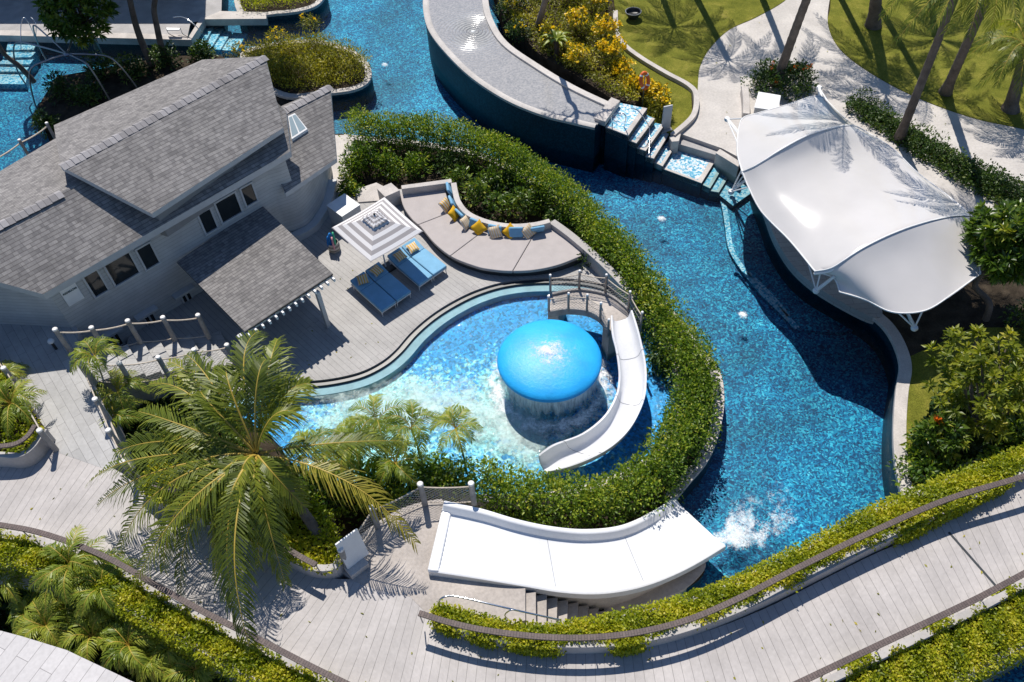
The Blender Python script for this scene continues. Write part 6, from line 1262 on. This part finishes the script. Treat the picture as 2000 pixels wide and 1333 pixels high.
tag(bpy.data.objects[-1] if False else [o for o in COL.objects if o.name.startswith('flower') and o.parent is None and 'category' not in o.keys() and o.type == 'MESH'][-1], 'single orange flower above the small tree by the river kerb', 'flower')
for i, ((x0, y0), (x1, y1), lab) in enumerate((((1838, 822), (1872, 905), 'leaning timber prop left of the yellow green tree trunk'), ((1905, 800), (1862, 905), 'leaning timber prop crossing behind the tree trunk'), ((1868, 912), (1930, 893), 'timber prop lying low between the tree props'))):
    A = W(x0, y0, 1.3 if i < 2 else .35); B_ = W(x1, y1, -.05 if i < 2 else .35); g = MB(); g.tube([A, B_], .035, 7); tag(g.build('tree_prop', MAT['post'], org=B_), lab, 'timber prop', 'timber props of the tree')
for (x, y), r, h, lab in (((1800, 880), .55, .8, 'dark shrub beside the river kerb under the trees'), ((1790, 935), .6, .8, 'dark shrub at the lower end of the river kerb'), ((1850, 945), .7, .8, 'dark shrub between the tree props and the vine planter'), ((1930, 930), .7, .9, 'dark shrub by the vine planter at the right edge'), ((1985, 880), .8, 1.0, 'dark shrub at the right edge beneath the trees'), ((2000, 640), .7, 1.1, 'yellow green shrub at the right edge below the canopy')):
    bush('shrub', lab, W(x, y, -.1), r, r, h, MAT['lf_tree'] if y < 700 else MAT['lf_hedge'], 22, 34, .18, .08)
# bare branching tree at the top, trees behind the house
bt = thing('bare_tree', 'bare branching tree behind the shelf pool at the top edge', 'tree', W(1050, 52, .8)); random.seed(21)
g = MB(); b0 = W(1050, 52, .8); b1 = W(1078, -75, 6.2); g.tube(CR([b0, (b0 + b1) / 2 + (.1, 0, 0), b1], 5), list(np.linspace(.17, .12, 11)), 8)
def branch(p, d, l, r, dep):
    q = p + d * l; md = (p + q) / 2 + np.array([random.gauss(0, .06), random.gauss(0, .06), .05]); g.tube(CR([p, md, q], 3), list(np.linspace(r, r * .7, 7)), 6)
    if dep == 0: return
    for k in range(random.choice((2, 3)) if dep < 4 else 4):
        e = norm(d + np.array([random.gauss(0, .65), random.gauss(0, .65), random.gauss(.05, .3)])); branch(q, e, l * random.uniform(.65, .85), r * .62, dep - 1)
branch(b1, norm(np.array([.1, .0, 1.0])), 1.15, .13, 5); g.build('trunk', M_plain('pink_bark', (.24, .19, .17), .9, .2, var=.2, vs=4), bt, smooth=60)
def dark_tree(label, base, c, rad, n, tp, tr=.16): return tree('shade_tree', label, base, c, rad, tp, tr, n, MAT['lf_tree'], .34, .13, 9, 'trees behind the house')
dark_tree('leafy tree crown at the top left over the dark pool deck', W(150, 60, -.2), W(150, 20, 3.4), (1.9, 1.6, 1.5), 240, [W(190, 95, -.3), W(180, 70, 1.0), W(165, 50, 2.2)])
dark_tree('tall leaning tree with dark trunk behind the house roof', W(290, 110, -.4), W(215, -190, 7.6), (4.2, 3.6, 2.0), 520, [W(296, 128, -.4), W(272, 70, 1.2), W(258, 20, 2.8), W(240, -70, 5.4)], .20)
dark_tree('tall straight tree with dark trunk behind the house roof', W(322, 110, -.4), W(375, -190, 7.6), (3.8, 3.4, 2.0), 480, [W(322, 118, -.4), W(308, 60, 1.5), W(302, 5, 3.2), W(330, -70, 5.6)], .18)
dark_tree('leaning tree trunk crossing the far left pool steps', W(62, 150, -.5), W(60, -170, 7.0), (3.6, 3.2, 1.8), 420, [W(66, 160, -.5), W(38, 130, .6), W(0, 95, 1.8), W(-30, 10, 4.6)], .15)
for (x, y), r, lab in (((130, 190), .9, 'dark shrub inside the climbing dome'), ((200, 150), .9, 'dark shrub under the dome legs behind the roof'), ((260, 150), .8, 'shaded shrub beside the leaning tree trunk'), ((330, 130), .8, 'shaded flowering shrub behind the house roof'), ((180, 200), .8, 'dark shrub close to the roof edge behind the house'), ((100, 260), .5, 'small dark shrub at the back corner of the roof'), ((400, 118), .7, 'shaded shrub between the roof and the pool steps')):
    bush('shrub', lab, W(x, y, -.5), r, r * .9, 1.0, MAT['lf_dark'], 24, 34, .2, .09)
g = MB(); g.prism(XY([(70, 215), (110, 150), (330, 110), (430, 108), (500, 150), (330, 230), (120, 330)], -.45), -2.2, -.45); struct(g.build('back_bed', MAT['soil']))

bd = thing('building', 'unseen building added beyond the top left edge to shade the pool deck', 'building', W(100, -60, 0))  # out of view, added to throw shade over the pool deck
g = MB(); g.prism(XY([(-500, -8), (395, -10), (400, -180), (-500, -180)], -.25), -.3, 4.6); g.build('wall', MAT['trim'], bd)
g = MB(); g.prism(XY([(-510, -3), (402, -6), (408, -190), (-510, -190)], -.25), 4.6, 4.8); g.build('roof', MAT['shingle_b'], bd)

pts = []
while len(pts) < 130:
    k = random.random()
    if k < .5: i = random.randrange(len(wu)); q = wu[i] + (wl[i] - wu[i]) * random.random() ** .6 * .9; pts.append((q[0], q[1], ZW + .012))
    elif k < .75: q = W(random.uniform(1350, 1980), random.uniform(20, 260), .03); pts.append((q[0], q[1], .045))
    else:
        q = W(random.uniform(520, 1000), random.uniform(480, 720), 0)
        if inside(deck, q[0], q[1]): pts.append((q[0], q[1], .01))
N_ = rng.normal(size=(len(pts), 3)); N_[:, 2] = .08 * np.abs(N_[:, 2]); N_ /= np.linalg.norm(N_, axis=1)[:, None]
o = leaves('fallen_leaves', np.array(pts), N_, .10, .05, MAT['lf_olive']); struct(o, 'stuff'); o['label'] = 'few dry fallen leaves on the boards and lawn'
